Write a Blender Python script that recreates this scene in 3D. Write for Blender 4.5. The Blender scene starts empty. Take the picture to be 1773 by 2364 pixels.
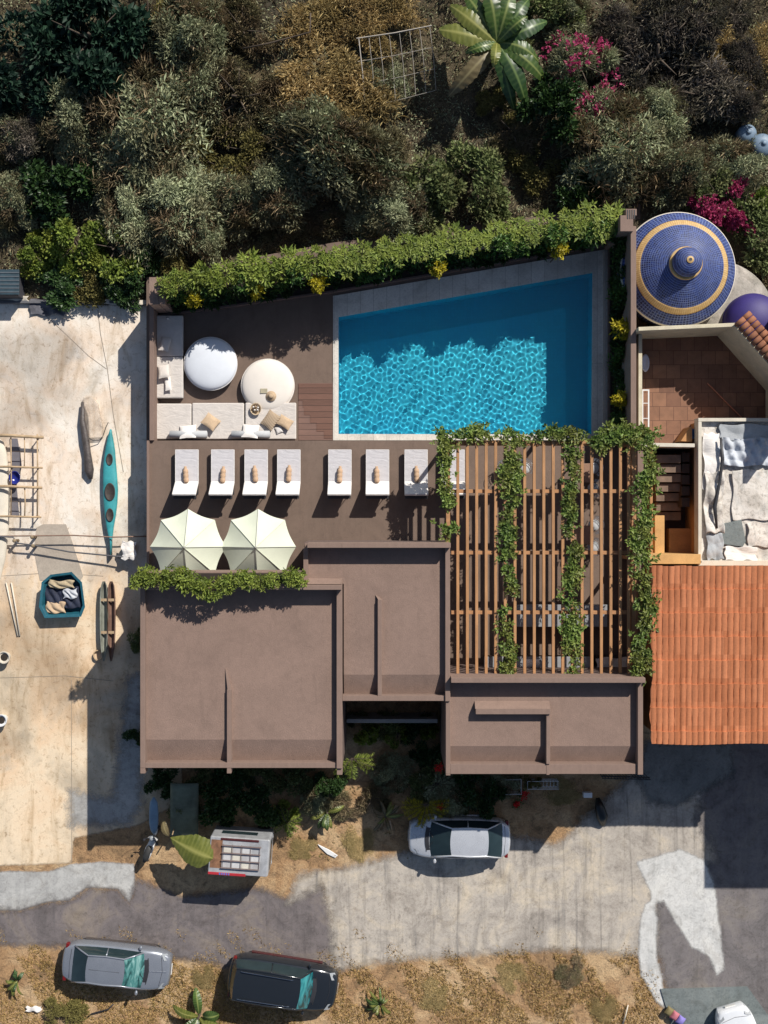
import bpy, math, random
import numpy as np
from mathutils import Vector, Matrix

sc = bpy.context.scene
col = sc.collection
R = math.radians
H, S = 50.0, 50.0          # camera height above the road, photo pixels per metre at the road
CX, CY = 886.5, 1182.0

# ------------------------------------------------------------------ camera, sky, sun
cam = bpy.data.objects.new('camera', bpy.data.cameras.new('camera'))
col.objects.link(cam); sc.camera = cam
cam.location = (0, 0, H)
cam.data.sensor_fit = 'VERTICAL'
cam.data.angle_y = 2 * math.atan(2364 / S / 2 / H)
cam.data.clip_end = 500
sc.render.resolution_x, sc.render.resolution_y = 768, 1024

SUN_EL = R(40.0); SUN_AZ = math.atan2(.60, .80)     # azimuth measured from +Y towards +X
sd = Vector((math.cos(SUN_EL) * math.sin(SUN_AZ), math.cos(SUN_EL) * math.cos(SUN_AZ), math.sin(SUN_EL)))
world = bpy.data.worlds.new("World"); sc.world = world; world.use_nodes = True
wn = world.node_tree; wn.nodes.clear()
sky = wn.nodes.new('ShaderNodeTexSky'); sky.sky_type = 'NISHITA'; sky.sun_disc = False
sky.sun_elevation = SUN_EL; sky.sun_rotation = SUN_AZ
bg = wn.nodes.new('ShaderNodeBackground'); bg.inputs['Strength'].default_value = 0.075
wo = wn.nodes.new('ShaderNodeOutputWorld')
wn.links.new(sky.outputs[0], bg.inputs[0]); wn.links.new(bg.outputs[0], wo.inputs[0])
sl = bpy.data.lights.new('sun', 'SUN'); sl.energy = 5.0; sl.angle = R(.5); sl.color = (1, .95, .87)
sl.cycles.is_caustics_light = True
so = bpy.data.objects.new('sun', sl); col.objects.link(so)
so.rotation_euler = sd.to_track_quat('Z', 'Y').to_euler(); so.location = sd * 60
sc.view_settings.view_transform = 'Standard'; sc.view_settings.look = 'None'
sc.view_settings.exposure = 0.15; sc.view_settings.gamma = 1
try:
    sc.cycles.use_denoising = True
    sc.cycles.max_bounces = 8; sc.cycles.transparent_max_bounces = 8
except Exception: pass

# ------------------------------------------------------------------ helpers
def P(X, Y, z=0.0):
    k = (H - z) / (H * S)
    return Vector(((X - CX) * k, (CY - Y) * k, z))
def D(px, z=0.0): return px * (H - z) / (H * S)
def lerp(a, b, t): return a + (b - a) * t

class MB:
    def __init__(s): s.v = []; s.f = []; s.mi = []; s.cur = 0
    def add(s, vs, fs):
        o = len(s.v); s.v += [tuple(v) for v in vs]
        s.f += [tuple(i + o for i in f) for f in fs]; s.mi += [s.cur] * len(fs); return s
    def box(s, x0, x1, y0, y1, z0, z1):
        x0, x1 = min(x0, x1), max(x0, x1); y0, y1 = min(y0, y1), max(y0, y1)
        return s.add([(x0,y0,z0),(x1,y0,z0),(x1,y1,z0),(x0,y1,z0),(x0,y0,z1),(x1,y0,z1),(x1,y1,z1),(x0,y1,z1)],
                     [(0,3,2,1),(4,5,6,7),(0,1,5,4),(1,2,6,5),(2,3,7,6),(3,0,4,7)])
    def pbox(s, X0, Y0, X1, Y1, z0, z1, zr=None):
        zr = z1 if zr is None else zr
        a, b = P(X0, Y0, zr), P(X1, Y1, zr)
        return s.box(a.x, b.x, a.y, b.y, z0, z1)
    def prism(s, pts, z0, z1):
        n = len(pts); area = sum(pts[i][0]*pts[(i+1)%n][1] - pts[(i+1)%n][0]*pts[i][1] for i in range(n))
        if area < 0: pts = pts[::-1]
        t = [(p[0], p[1], z1(p[0],p[1]) if callable(z1) else z1) for p in pts]
        return s.add([(p[0], p[1], z0) for p in pts] + t,
                     [tuple(range(n-1, -1, -1)), tuple(range(n, 2*n))] + [(i, (i+1)%n, n+(i+1)%n, n+i) for i in range(n)])
    def pprism(s, pts, z0, z1, zr=None):
        zr = z1 if zr is None else zr
        return s.prism([tuple(P(x, y, zr)[:2]) for x, y in pts], z0, z1)
    def sheet(s, pts, z):
        n = len(pts); area = sum(pts[i][0]*pts[(i+1)%n][1] - pts[(i+1)%n][0]*pts[i][1] for i in range(n))
        if area < 0: pts = pts[::-1]
        return s.add([(p[0], p[1], z) for p in pts], [tuple(range(n))])
    def tube(s, path, r, n=8, flat=1.0):
        path = [Vector(p) for p in path]; m = len(path); vs = []
        rr = r if isinstance(r, (list, tuple)) else [r] * m
        for i, p in enumerate(path):
            t = (path[min(i+1, m-1)] - path[max(i-1, 0)])
            t = t.normalized() if t.length > 1e-6 else Vector((0,0,1))
            up = Vector((0,0,1)) if abs(t.z) < .95 else Vector((1,0,0))
            a = t.cross(up).normalized(); b = a.cross(t).normalized()
            for k in range(n):
                an = 2*math.pi*k/n
                vs.append(p + a*math.cos(an)*rr[i] + b*math.sin(an)*rr[i]*flat)
        fs = [(i*n+k, i*n+(k+1)%n, (i+1)*n+(k+1)%n, (i+1)*n+k) for i in range(m-1) for k in range(n)]
        fs += [tuple(range(n-1, -1, -1)), tuple(range((m-1)*n, m*n))]
        return s.add(vs, fs)
    def lathe(s, c, prof, n=32, sx=1, sy=1):
        vs = []
        for r, z in prof:
            for k in range(n):
                an = 2*math.pi*k/n
                vs.append((c[0]+math.cos(an)*r*sx, c[1]+math.sin(an)*r*sy, c[2]+z))
        m = len(prof)
        fs = [(i*n+k, i*n+(k+1)%n, (i+1)*n+(k+1)%n, (i+1)*n+k) for i in range(m-1) for k in range(n)]
        fs += [tuple(range(n-1, -1, -1)), tuple(range((m-1)*n, m*n))]
        return s.add(vs, fs)
    def grid(s, fn, nu, nv):
        vs = [fn(i/(nu), j/(nv)) for j in range(nv+1) for i in range(nu+1)]
        w = nu+1
        return s.add(vs, [(j*w+i, j*w+i+1, (j+1)*w+i+1, (j+1)*w+i) for j in range(nv) for i in range(nu)])
    def cushion(s, c, w, d, h, rz=0, tilt=0, n=8, pinch=.12):
        M4 = Matrix.Translation(c) @ Matrix.Rotation(rz, 4, 'Z') @ Matrix.Rotation(tilt, 4, 'X')
        for sg in (1, -1):
            def fn(u, v):
                x, y = 2*u-1, 2*v-1
                e = (1-x*x)*(1-y*y)
                px = x*w/2*(1 - pinch*(1-y*y)*x*x*.6); py = y*d/2*(1 - pinch*(1-x*x)*y*y*.6)
                return M4 @ Vector((px, py, sg*(h/2*max(e,0)**.42 + .004)))
            s.grid(fn, n, n)
        return s
    def xf(s, M4, start=0):
        for i in range(start, len(s.v)): s.v[i] = tuple(M4 @ Vector(s.v[i]))
        return s
    def build(s, name, mat, parent=None, smooth=False, bevel=0.0, seg=2, label=None):
        off = Vector((0,0,0)); q = parent
        while q is not None: off += Vector(q.location); q = q.parent
        me = bpy.data.meshes.new(name)
        vs = s.v if off.length == 0 else [(a-off.x, b-off.y, c-off.z) for a, b, c in s.v]
        me.from_pydata(vs, [], s.f)
        ms = mat if isinstance(mat, (list, tuple)) else [mat]
        for m_ in ms: me.materials.append(m_)
        if len(ms) > 1: me.polygons.foreach_set('material_index', s.mi)
        if smooth: me.shade_smooth()
        me.update()
        return link(name, me, parent, bevel, seg, label, smooth)

def link(name, me, parent=None, bevel=0, seg=2, label=None, smooth=False):
    o = bpy.data.objects.new(name, me); col.objects.link(o)
    if parent is not None: o.parent = parent
    if bevel:
        b = o.modifiers.new('bevel', 'BEVEL'); b.width = bevel; b.segments = seg
        b.limit_method = 'ANGLE'; b.angle_limit = R(35)
    if label: o['label'] = label
    return o
def tag(o, label=None, cat=None, group=None, kind=None):
    if label: o['label'] = label
    if cat: o['category'] = cat
    if group: o['group'] = group
    if kind: o['kind'] = kind
    return o
def thing(name, loc, label, cat, group=None, rz=0):
    o = bpy.data.objects.new(name, None); col.objects.link(o)
    o.empty_display_size = .2; o.location = loc; o.rotation_euler = (0, 0, rz)
    return tag(o, label, cat, group)
def struct(name, mb, m, smooth=False, label=None, kind='structure'):
    o = mb.build(name, m, None, smooth); o['kind'] = kind
    if label: o['label'] = label
    return o
def copy_tree(o, parent=None):
    c = o.copy(); col.objects.link(c)
    if parent is not None: c.parent = parent
    for ch in list(o.children): copy_tree(ch, c)
    return c

# ------------------------------------------------------------------ materials
MATS = {}
def srgb(r, g, b):
    f = lambda c: ((c/255+.055)/1.055)**2.4 if c/255 > .04045 else c/255/12.92
    return (f(r), f(g), f(b))
def mul(c, k): return tuple(min(1, x*k) for x in c)
class NT:
    def __init__(s, name):
        s.m = bpy.data.materials.new(name); s.m.use_nodes = True; s.t = s.m.node_tree
        s.p = s.t.nodes['Principled BSDF']; s.tc = s.n('ShaderNodeTexCoord').outputs['Object']
    def n(s, typ, **kw):
        x = s.t.nodes.new(typ)
        for k, v in kw.items():
            if k in x.inputs: x.inputs[k].default_value = v
            else: setattr(x, k, v)
        return x
    def l(s, a, b): s.t.links.new(a, b)
    def mapped(s, sc_=(1,1,1), rot=(0,0,0), src=None):
        m = s.n('ShaderNodeMapping'); m.inputs['Scale'].default_value = sc_; m.inputs['Rotation'].default_value = rot
        s.l(src or s.tc, m.inputs['Vector']); return m.outputs[0]
    def noise(s, scale, detail=6, rough=.6, dist=0, vec=None):
        x = s.n('ShaderNodeTexNoise', Scale=scale, Detail=detail, Roughness=rough, Distortion=dist)
        s.l(vec or s.tc, x.inputs['Vector']); return x.outputs['Fac']
    def ramp(s, fac, stops, interp='LINEAR'):
        x = s.n('ShaderNodeValToRGB'); r = x.color_ramp; r.interpolation = interp
        while len(r.elements) < len(stops): r.elements.new(.5)
        for e, (p, c) in zip(r.elements, stops):
            e.position = p; e.color = (*c, 1) if len(c) == 3 else c
        s.l(fac, x.inputs[0]); return x.outputs[0]
    def mix(s, a, b, fac, mode='MIX'):
        x = s.n('ShaderNodeMix', data_type='RGBA', blend_type=mode)
        for k, v in ((6, a), (7, b), (0, fac)):
            if hasattr(v, 'is_linked') or hasattr(v, 'node'): s.l(v, x.inputs[k])
            else: x.inputs[k].default_value = (*v, 1) if isinstance(v, (tuple, list)) else v
        return x.outputs[2]
    def math(s, op, a, b=None, c=None):
        x = s.n('ShaderNodeMath', operation=op)
        for k, v in enumerate((a, b, c)):
            if v is None: continue
            if hasattr(v, 'node'): s.l(v, x.inputs[k])
            else: x.inputs[k].default_value = v
        return x.outputs[0]
    def bump(s, h, strength=.3, dist=.02):
        x = s.n('ShaderNodeBump', Strength=strength, Distance=dist); s.l(h, x.inputs['Height'])
        s.l(x.outputs[0], s.p.inputs['Normal'])
    def out(s, colr, rough=.8, metal=0, spec=None):
        if hasattr(colr, 'node'): s.l(colr, s.p.inputs['Base Color'])
        else: s.p.inputs['Base Color'].default_value = (*colr, 1)
        if hasattr(rough, 'node'): s.l(rough, s.p.inputs['Roughness'])
        else: s.p.inputs['Roughness'].default_value = rough
        s.p.inputs['Metallic'].default_value = metal
        if spec is not None: s.p.inputs['Specular IOR Level'].default_value = spec
        return s.m
def alpha_edge(m, width=.35, nscale=2.2):
    nt = m.node_tree; t = NT.__new__(NT); t.m = m; t.t = nt; t.tc = nt.nodes.new('ShaderNodeTexCoord').outputs['Object']
    at = t.n('ShaderNodeAttribute', attribute_name='edge').outputs['Fac']
    nz_ = t.math('ADD', t.math('MULTIPLY', t.noise(nscale, 8, .75, .6), .7), t.math('MULTIPLY', t.noise(nscale*7, 5, .8), .3))
    f = t.math('ADD', at, t.math('MULTIPLY', t.math('SUBTRACT', nz_, .5), width*4))
    x = t.n('ShaderNodeMapRange'); t.l(f, x.inputs[0]); x.inputs[1].default_value = -width*.7; x.inputs[2].default_value = width*.7
    p = [n for n in nt.nodes if n.type == 'BSDF_PRINCIPLED'][0]; o = [n for n in nt.nodes if n.type == 'OUTPUT_MATERIAL'][0]
    tr = t.n('ShaderNodeBsdfTransparent'); mx = t.n('ShaderNodeMixShader'); t.l(x.outputs[0], mx.inputs[0]); t.l(tr.outputs[0], mx.inputs[1]); t.l(p.outputs[0], mx.inputs[2]); t.l(mx.outputs[0], o.inputs[0])
    return m
G3 = lambda v: (v, v, v)

def basic(name, c, rough=.8, var=.18, scale=2.5, bump=.25, bscale=45, metal=0, spec=None, fine=.10, sc_=(1,1,1)):
    t = NT(name); v = t.mapped(sc_)
    a = t.noise(scale, 5, .6, .4, v)
    c1 = t.ramp(a, [(.25, mul(c, 1-var)), (.75, mul(c, 1+var))])
    f = t.noise(bscale, 4, .7, 0, v)
    c2 = t.mix(c1, t.ramp(f, [(.3, G3(1-fine*2)), (.7, G3(1))]), 1.0, 'MULTIPLY')
    if bump: t.bump(f, bump, .02)
    return t.out(c2, rough, metal, spec)
def leafmat(name, c_dark, c_light, rough=.5, trans=.25, spec=.35, nscale=1.2, c3=None, k3=.5):
    t = NT(name)
    at = t.n('ShaderNodeAttribute', attribute_name='tone').outputs['Fac']
    oi = t.n('ShaderNodeObjectInfo').outputs['Random']
    nz = t.noise(nscale, 3, .6)
    f = t.math('ADD', t.math('MULTIPLY', at, .7), t.math('MULTIPLY', nz, .45))
    f = t.math('ADD', f, t.math('MULTIPLY', t.math('SUBTRACT', oi, .5), .25))
    mid = tuple((a+b)/2 for a, b in zip(c_dark, c_light))
    c = t.ramp(f, [(.15, c_dark), (.5, mid), (.9, c_light)])
    if c3:
        n3 = t.ramp(t.noise(.9, 4, .6), [(.42, G3(0)), (.60, G3(1))])
        c = t.mix(c, t.mix(mul(c3, .6), mul(c3, 1.35), at), t.math('MULTIPLY', n3, k3))
    t.out(c, rough, 0, spec)
    tr = t.n('ShaderNodeBsdfTranslucent'); t.l(c, tr.inputs[0])
    mx = t.n('ShaderNodeMixShader'); mx.inputs[0].default_value = trans
    t.l(t.p.outputs[0], mx.inputs[1]); t.l(tr.outputs[0], mx.inputs[2])
    o = [n for n in t.t.nodes if n.type == 'OUTPUT_MATERIAL'][0]; t.l(mx.outputs[0], o.inputs[0])
    return t.m

# grounds
def mk_dirt():
    t = NT('dirt')
    a = t.noise(.35, 8, .65, .6); b = t.noise(2.2, 8, .7, 1.0); c = t.noise(14, 6, .75, .5)
    x = t.ramp(a, [(.30, srgb(128,112,90)), (.45, srgb(180,152,120)), (.60, srgb(206,186,156)), (.8, srgb(150,138,118))])
    x = t.mix(x, t.ramp(b, [(.32, srgb(120,100,72)), (.5, srgb(235,215,190)), (.68, srgb(255,240,215))]), .75, 'MULTIPLY')
    x = t.mix(x, t.ramp(c, [(.3, G3(.35)), (.55, G3(1))]), .7, 'MULTIPLY')
    t.bump(t.math('ADD', b, t.math('MULTIPLY', c, .5)), .9, .08); return t.out(x, .95)
def mk_hill():
    t = NT('hill_soil')
    a = t.noise(.3, 8, .65, .6); c = t.noise(9, 6, .75, .5)
    x = t.ramp(a, [(.3, srgb(62,56,42)), (.5, srgb(88,78,60)), (.62, srgb(112,98,72)), (.8, srgb(72,68,56))])
    x = t.mix(x, t.ramp(c, [(.3, G3(.3)), (.6, G3(1))]), .8, 'MULTIPLY')
    t.bump(c, .9, .1); return t.out(x, .95)
def mk_yard():
    t = NT('yard_concrete')
    v = t.mapped((1.6, .45, 1))
    a = t.noise(.28, 7, .6, .8); b = t.noise(.9, 8, .65, 1.2, v); c = t.noise(5, 8, .72, .8); d = t.noise(30, 4, .7)
    x = t.ramp(a, [(.30, srgb(204,200,194)), (.45, srgb(238,231,222)), (.58, srgb(234,218,202)), (.75, srgb(208,210,212))])
    x = t.mix(x, t.ramp(b, [(.30, srgb(206,194,176)), (.5, srgb(252,249,245)), (.7, G3(1))]), .8, 'MULTIPLY')
    x = t.mix(x, t.ramp(c, [(.28, srgb(165,145,118)), (.46, srgb(252,250,246)), (1, G3(1))]), .8, 'MULTIPLY')
    # rust ochre towards the south end of the yard
    sx = t.n('ShaderNodeSeparateXYZ'); t.l(t.tc, sx.inputs[0])
    g = t.math('ADD', t.math('MULTIPLY', sx.outputs[1], -.12), t.math('MULTIPLY', b, 1.0))
    g = t.ramp(g, [(.75, G3(0)), (1.25, G3(.8))])   # y < about -4
    x = t.mix(x, t.mix(x, srgb(246,230,204), 1, 'MULTIPLY'), g)
    x = t.mix(x, t.ramp(t.noise(.16, 4, .6, .3), [(.40, srgb(190,188,186)), (.55, G3(1))]), .75, 'MULTIPLY')
    sp = t.ramp(t.noise(3.4, 2, .5), [(.18, G3(0)), (.26, G3(1))]); x = t.mix(x, t.mix(srgb(120,100,80), G3(1), sp), .7, 'MULTIPLY')
    x = t.mix(x, t.ramp(d, [(.3, G3(.82)), (.6, G3(1))]), .8, 'MULTIPLY')
    t.bump(c, .35, .03); return t.out(x, .88)
def mk_road(name, stops, streak=.5, rot=0.0):
    t = NT(name)
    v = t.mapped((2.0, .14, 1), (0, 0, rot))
    a = t.noise(.5, 8, .7, .9); b = t.noise(1.3, 6, .62, .8, v); c = t.noise(5, 9, .8, 1.4); d = t.noise(60, 3, .7)
    e = t.noise(.9, 7, .7, 1.2)
    x = t.ramp(a, [(.3, stops[0]), (.5, stops[1]), (.7, stops[2])])
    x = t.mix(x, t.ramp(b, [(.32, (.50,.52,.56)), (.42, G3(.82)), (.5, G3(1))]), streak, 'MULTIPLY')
    x = t.mix(x, t.ramp(c, [(.34, G3(.52)), (.48, G3(.9)), (.62, G3(1.0))]), .9, 'MULTIPLY')
    x = t.mix(x, t.ramp(e, [(.33, (.70,.68,.66)), (.5, G3(1))]), .8, 'MULTIPLY')
    x = t.mix(x, t.ramp(d, [(.3, G3(.7)), (.6, G3(1))]), .8, 'MULTIPLY')
    t.bump(d, .5, .02); return t.out(x, .9)
DIRT = mk_dirt(); HILL = mk_hill(); YARD = mk_yard()
ASPHALT2 = mk_road('asphalt_old', [srgb(100,96,96), srgb(126,120,120), srgb(146,138,130)], .35)
CEMENT2 = mk_road('cement_old', [srgb(150,148,146), srgb(178,176,172), srgb(196,192,186)], .3)
SHADOW_ASPHALT = mk_road('shadow_asphalt', [srgb(96,90,90), srgb(122,114,114), srgb(146,134,122)], .35)
ROADC = mk_road('road_concrete', [srgb(150,142,134), srgb(190,181,170), srgb(218,203,180)], .85, R(14))  # stretched streaks paint long soft shadows into the concrete colour
CEMENT = mk_road('cement', [srgb(165,164,162), srgb(188,187,184), srgb(205,203,198)], .3)
SLAB = mk_road('slab_grey', [srgb(104,112,112), srgb(122,130,130), srgb(134,140,138)], .3)

def mk_stucco():
    t = NT('stucco'); a = t.noise(.5, 7, .65, .8); b = t.noise(4, 6, .7, .6); c = t.noise(26, 5, .75, .8); w = t.noise(1.1, 6, .7, .5, t.mapped((3, .5, 1)))
    base = (.262,.178,.142)
    x = t.ramp(a, [(.3, mul(base, .88)), (.5, base), (.7, mul(base, 1.1))])
    x = t.mix(x, t.ramp(b, [(.3, G3(.86)), (.6, G3(1))]), .8, 'MULTIPLY')
    x = t.mix(x, t.ramp(w, [(.28, G3(.80)), (.45, G3(1))]), .6, 'MULTIPLY')
    x = t.mix(x, t.ramp(c, [(.3, G3(.78)), (.62, G3(1.0))]), .8, 'MULTIPLY')
    t.bump(c, .7, .025); return t.out(x, .9)
STUCCO = mk_stucco()
STUCCO_P = basic('stucco_trim', (.235,.16,.128), .9, .10, 2, .3, 40, fine=.08, sc_=(3,1,1))
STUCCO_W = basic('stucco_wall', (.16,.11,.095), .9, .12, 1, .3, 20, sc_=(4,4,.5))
def mk_deck():
    t = NT('deck_screed'); a = t.noise(.45, 6, .65, .8); b = t.noise(1.0, 6, .65, .5, t.mapped((3.5, .5, 1))); c = t.noise(24, 5, .75, .6); w = t.noise(2.2, 7, .72, 1.0)
    base = (.168,.117,.09); x = t.ramp(a, [(.3, mul(base, .84)), (.5, base), (.7, mul(base, 1.14))])
    x = t.mix(x, t.ramp(b, [(.3, G3(.84)), (.5, G3(1))]), .7, 'MULTIPLY'); x = t.mix(x, t.ramp(w, [(.34, G3(.82)), (.5, G3(1))]), .6, 'MULTIPLY')
    x = t.mix(x, t.ramp(c, [(.3, G3(.8)), (.6, G3(1))]), .7, 'MULTIPLY'); t.bump(c, .35, .02); return t.out(x, .85)
DECK = mk_deck()
STONE = basic('coping_stone', (.56,.51,.44), .8, .12, 1.5, .3, 30)
def mk_planks(name, c, w=.13, axis=0, var=.3):
    t = NT(name); sx = t.n('ShaderNodeSeparateXYZ'); t.l(t.tc, sx.inputs[0])
    q = t.math('DIVIDE', sx.outputs[axis], w); fl = t.math('FLOOR', q)
    wn_ = t.n('ShaderNodeTexWhiteNoise', noise_dimensions='1D'); t.l(fl, wn_.inputs['W'])
    col_ = t.ramp(wn_.outputs['Value'], [(0, mul(c, 1-var)), (1, mul(c, 1+var))])
    v = t.mapped((1, 12, 1) if axis else (12, 1, 1)); g = t.noise(2.5, 5, .6, .2, v)
    col_ = t.mix(col_, t.ramp(g, [(.3, G3(.7)), (.7, G3(1))]), .8, 'MULTIPLY')
    fr = t.math('FRACT', q); e = t.math('GREATER_THAN', fr, .92)
    col_ = t.mix(col_, mul(c, .25), e); return t.out(col_, .75)
PLANKS = mk_planks('deck_planks', (.20,.10,.075), .19, 1)
WOOD = basic('pergola_wood', (.44,.225,.098), .7, .28, 1.6, .3, 25, sc_=(4,.6,4), fine=.12)
WOODX = basic('pergola_beam', (.42,.21,.092), .7, .25, 1.6, .3, 25, sc_=(.6,4,4), fine=.12)
DARKWOOD = basic('dark_wood', (.06,.04,.03), .8, .3, 3)
BAMBOO = basic('bamboo', (.42,.30,.18), .7, .3, 3, .2, 20)
CREAM = basic('cream_paint', (.66,.60,.50), .75, .12, 2)

def mk_linen(name, c, k=.5):
    t = NT(name); a = t.noise(2.2, 5, .6, 1.6); b = t.noise(1.3, 4, .55, 2.2, t.mapped((1,2.2,1))); f = t.noise(90, 3, .7)
    x = t.ramp(a, [(.3, mul(c, .92)), (.7, mul(c, 1.05))]); x = t.mix(x, t.ramp(f, [(.3, G3(.9)), (.7, G3(1))]), .8, 'MULTIPLY')
    t.bump(t.math('ADD', b, t.math('MULTIPLY', f, .04)), k, .12); return t.out(x, .95)
SOFA = mk_linen('sofa_linen', (.62,.57,.525), .28)
FABW = mk_linen('white_fabric', (.76,.72,.68), .3)
FABG = mk_linen('grey_white_fabric', (.55,.53,.545), .3)
SOFAG = basic('bolster_grey', (.50,.51,.52), .95, .06, 3, .3, 60)
DAYB = basic('daybed_pearl', (.68,.71,.76), .7, .05, 1.5, .05, 30, fine=.02)
DAYC = basic('daybed_cream', (.76,.70,.63), .75, .05, 1.5, .05, 30, fine=.02)
TAN = basic('tan_fabric', (.52,.38,.25), .95, .18, 6, .3, 60)
TOWEL = basic('towel_tan', (.55,.37,.24), 1, .15, 8, .5, 80)
UMB = basic('parasol_canvas', (.64,.67,.54), .9, .05, 2, .12, 60, fine=.03)
UMBT = basic('parasol_trim', (.30,.30,.27), .7, .1)
BLACKM = basic('black_metal', (.03,.03,.035), .5, .1, 3, 0)
CHROME = basic('chrome', (.75,.76,.78), .25, .05, 3, 0, metal=1)
WHITEP = basic('white_paint', (.78,.78,.78), .5, .06, 3, .1, 30)
SOIL = basic('soil', (.035,.026,.02), .95, .3, 4, .6, 18)
ORANGE = basic('ochre_plaster', (.60,.36,.14), .85, .2, 1.5, .3, 20)
OCHREP = basic('pale_plaster', (.62,.55,.40), .85, .2, 1.8, .3, 20)
ORANGE2 = basic('orange_plaster', (.50,.25,.10), .85, .25, 1.5, .3, 20)
LEATHER = basic('rubber', (.03,.03,.03), .6, .2, 3)

# ------------------------------------------------------------------ vegetation generators
def leaf_arrays(B, Dr, L, Wd, rng, droop=.2, flat=.5):
    n = len(B); Dr = Dr / (np.linalg.norm(Dr, axis=1, keepdims=True) + 1e-9)
    up = np.tile([0, 0, 1.], (n, 1)) + rng.normal(0, flat, (n, 3))
    side = np.cross(Dr, up); side /= (np.linalg.norm(side, axis=1, keepdims=True) + 1e-9)
    nrm = np.cross(side, Dr)
    L = np.asarray(L).reshape(-1, 1); Wd = np.asarray(Wd).reshape(-1, 1)
    mid = B + Dr * L * .5 + nrm * L * .06
    tip = B + Dr * L - np.array([0, 0, 1.]) * L * droop
    v = np.stack([B, mid + side*Wd*.5 - nrm*Wd*.12, tip, mid - side*Wd*.5 - nrm*Wd*.12], 1).reshape(-1, 3)
    return v
def leaf_mesh(name, v, tone, mat):
    n = len(v) // 4
    me = bpy.data.meshes.new(name)
    me.vertices.add(4*n); me.vertices.foreach_set('co', v.astype(np.float32).ravel())
    i = np.arange(n) * 4
    loops = np.stack([i, i+1, i+2, i, i+2, i+3], 1).ravel()
    me.loops.add(6*n); me.loops.foreach_set('vertex_index', loops.astype(np.int32))
    me.polygons.add(2*n); me.polygons.foreach_set('loop_start', (np.arange(2*n)*3).astype(np.int32))
    me.polygons.foreach_set('loop_total', np.full(2*n, 3, np.int32))
    a = me.attributes.new('tone', 'FLOAT', 'FACE'); a.data.foreach_set('value', np.repeat(tone, 2).astype(np.float32))
    me.materials.append(mat); me.update(); me.validate()
    return me
def blob_leaves(rng, rad, hgt, nb, n, L, W, out=.6, up=.35, droop=.15, clump=0.0, zbase=0.0):
    """leaves on a crown made of nb overlapping lumps; rad/hgt metres"""
    bc = []
    for k in range(nb):
        a = rng.uniform(0, 2*math.pi); r = rad * math.sqrt(rng.uniform(0, 1)) * .98
        br = rad * rng.uniform(.16, .42)
        bc.append((r*math.cos(a), r*math.sin(a), zbase + hgt*(.22 + .50*(1-(r/rad)**1.5)*rng.uniform(.3, 1.15)), br))
    bc = np.array(bc)
    k = rng.integers(0, nb, n); d = rng.normal(0, 1, (n, 3)); d /= np.linalg.norm(d, axis=1, keepdims=True)
    d[:, 2] = np.where(d[:, 2] < -.3, -d[:, 2], d[:, 2])
    rr = bc[k, 3] * rng.uniform(.55, 1.08, n)
    B = bc[k, :3] + d * rr[:, None] * np.array([1, 1, .75])
    if clump:
        c = B[rng.integers(0, n, int(n*clump))]
        j = rng.integers(0, len(c), n); B = c[j] + rng.normal(0, L*.15, (n, 3))
    Dr = d*out + rng.normal(0, .5, (n, 3)) + np.array([0, 0, up])
    Ls = L * rng.uniform(.6, 1.3, n); Ws = W * rng.uniform(.6, 1.3, n)
    tone = np.clip(rng.uniform(0, 1, n)*.75 + rng.uniform(0, .5, nb)[k]*.5, 0, 1)
    return leaf_arrays(B, Dr, Ls, Ws, rng, droop), tone
def rosette_leaves(rng, centers, k, L, W, elev=(.1, .9), jit=.05, droop=.25, tone_c=None):
    c = np.repeat(np.asarray(centers, float), k, 0); n = len(c)
    a = rng.uniform(0, 2*math.pi, n); e = rng.uniform(elev[0], elev[1], n)*math.pi/2
    Dr = np.stack([np.cos(a)*np.cos(e), np.sin(a)*np.cos(e), np.sin(e)], 1)
    B = c + rng.normal(0, jit, (n, 3))
    tc = np.repeat(rng.uniform(0, .4, len(centers)), k)
    return leaf_arrays(B, Dr, L*rng.uniform(.6, 1.2, n), W*rng.uniform(.7, 1.2, n), rng, droop, .2), np.clip(tc + rng.uniform(0, .7, n), 0, 1)

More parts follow.
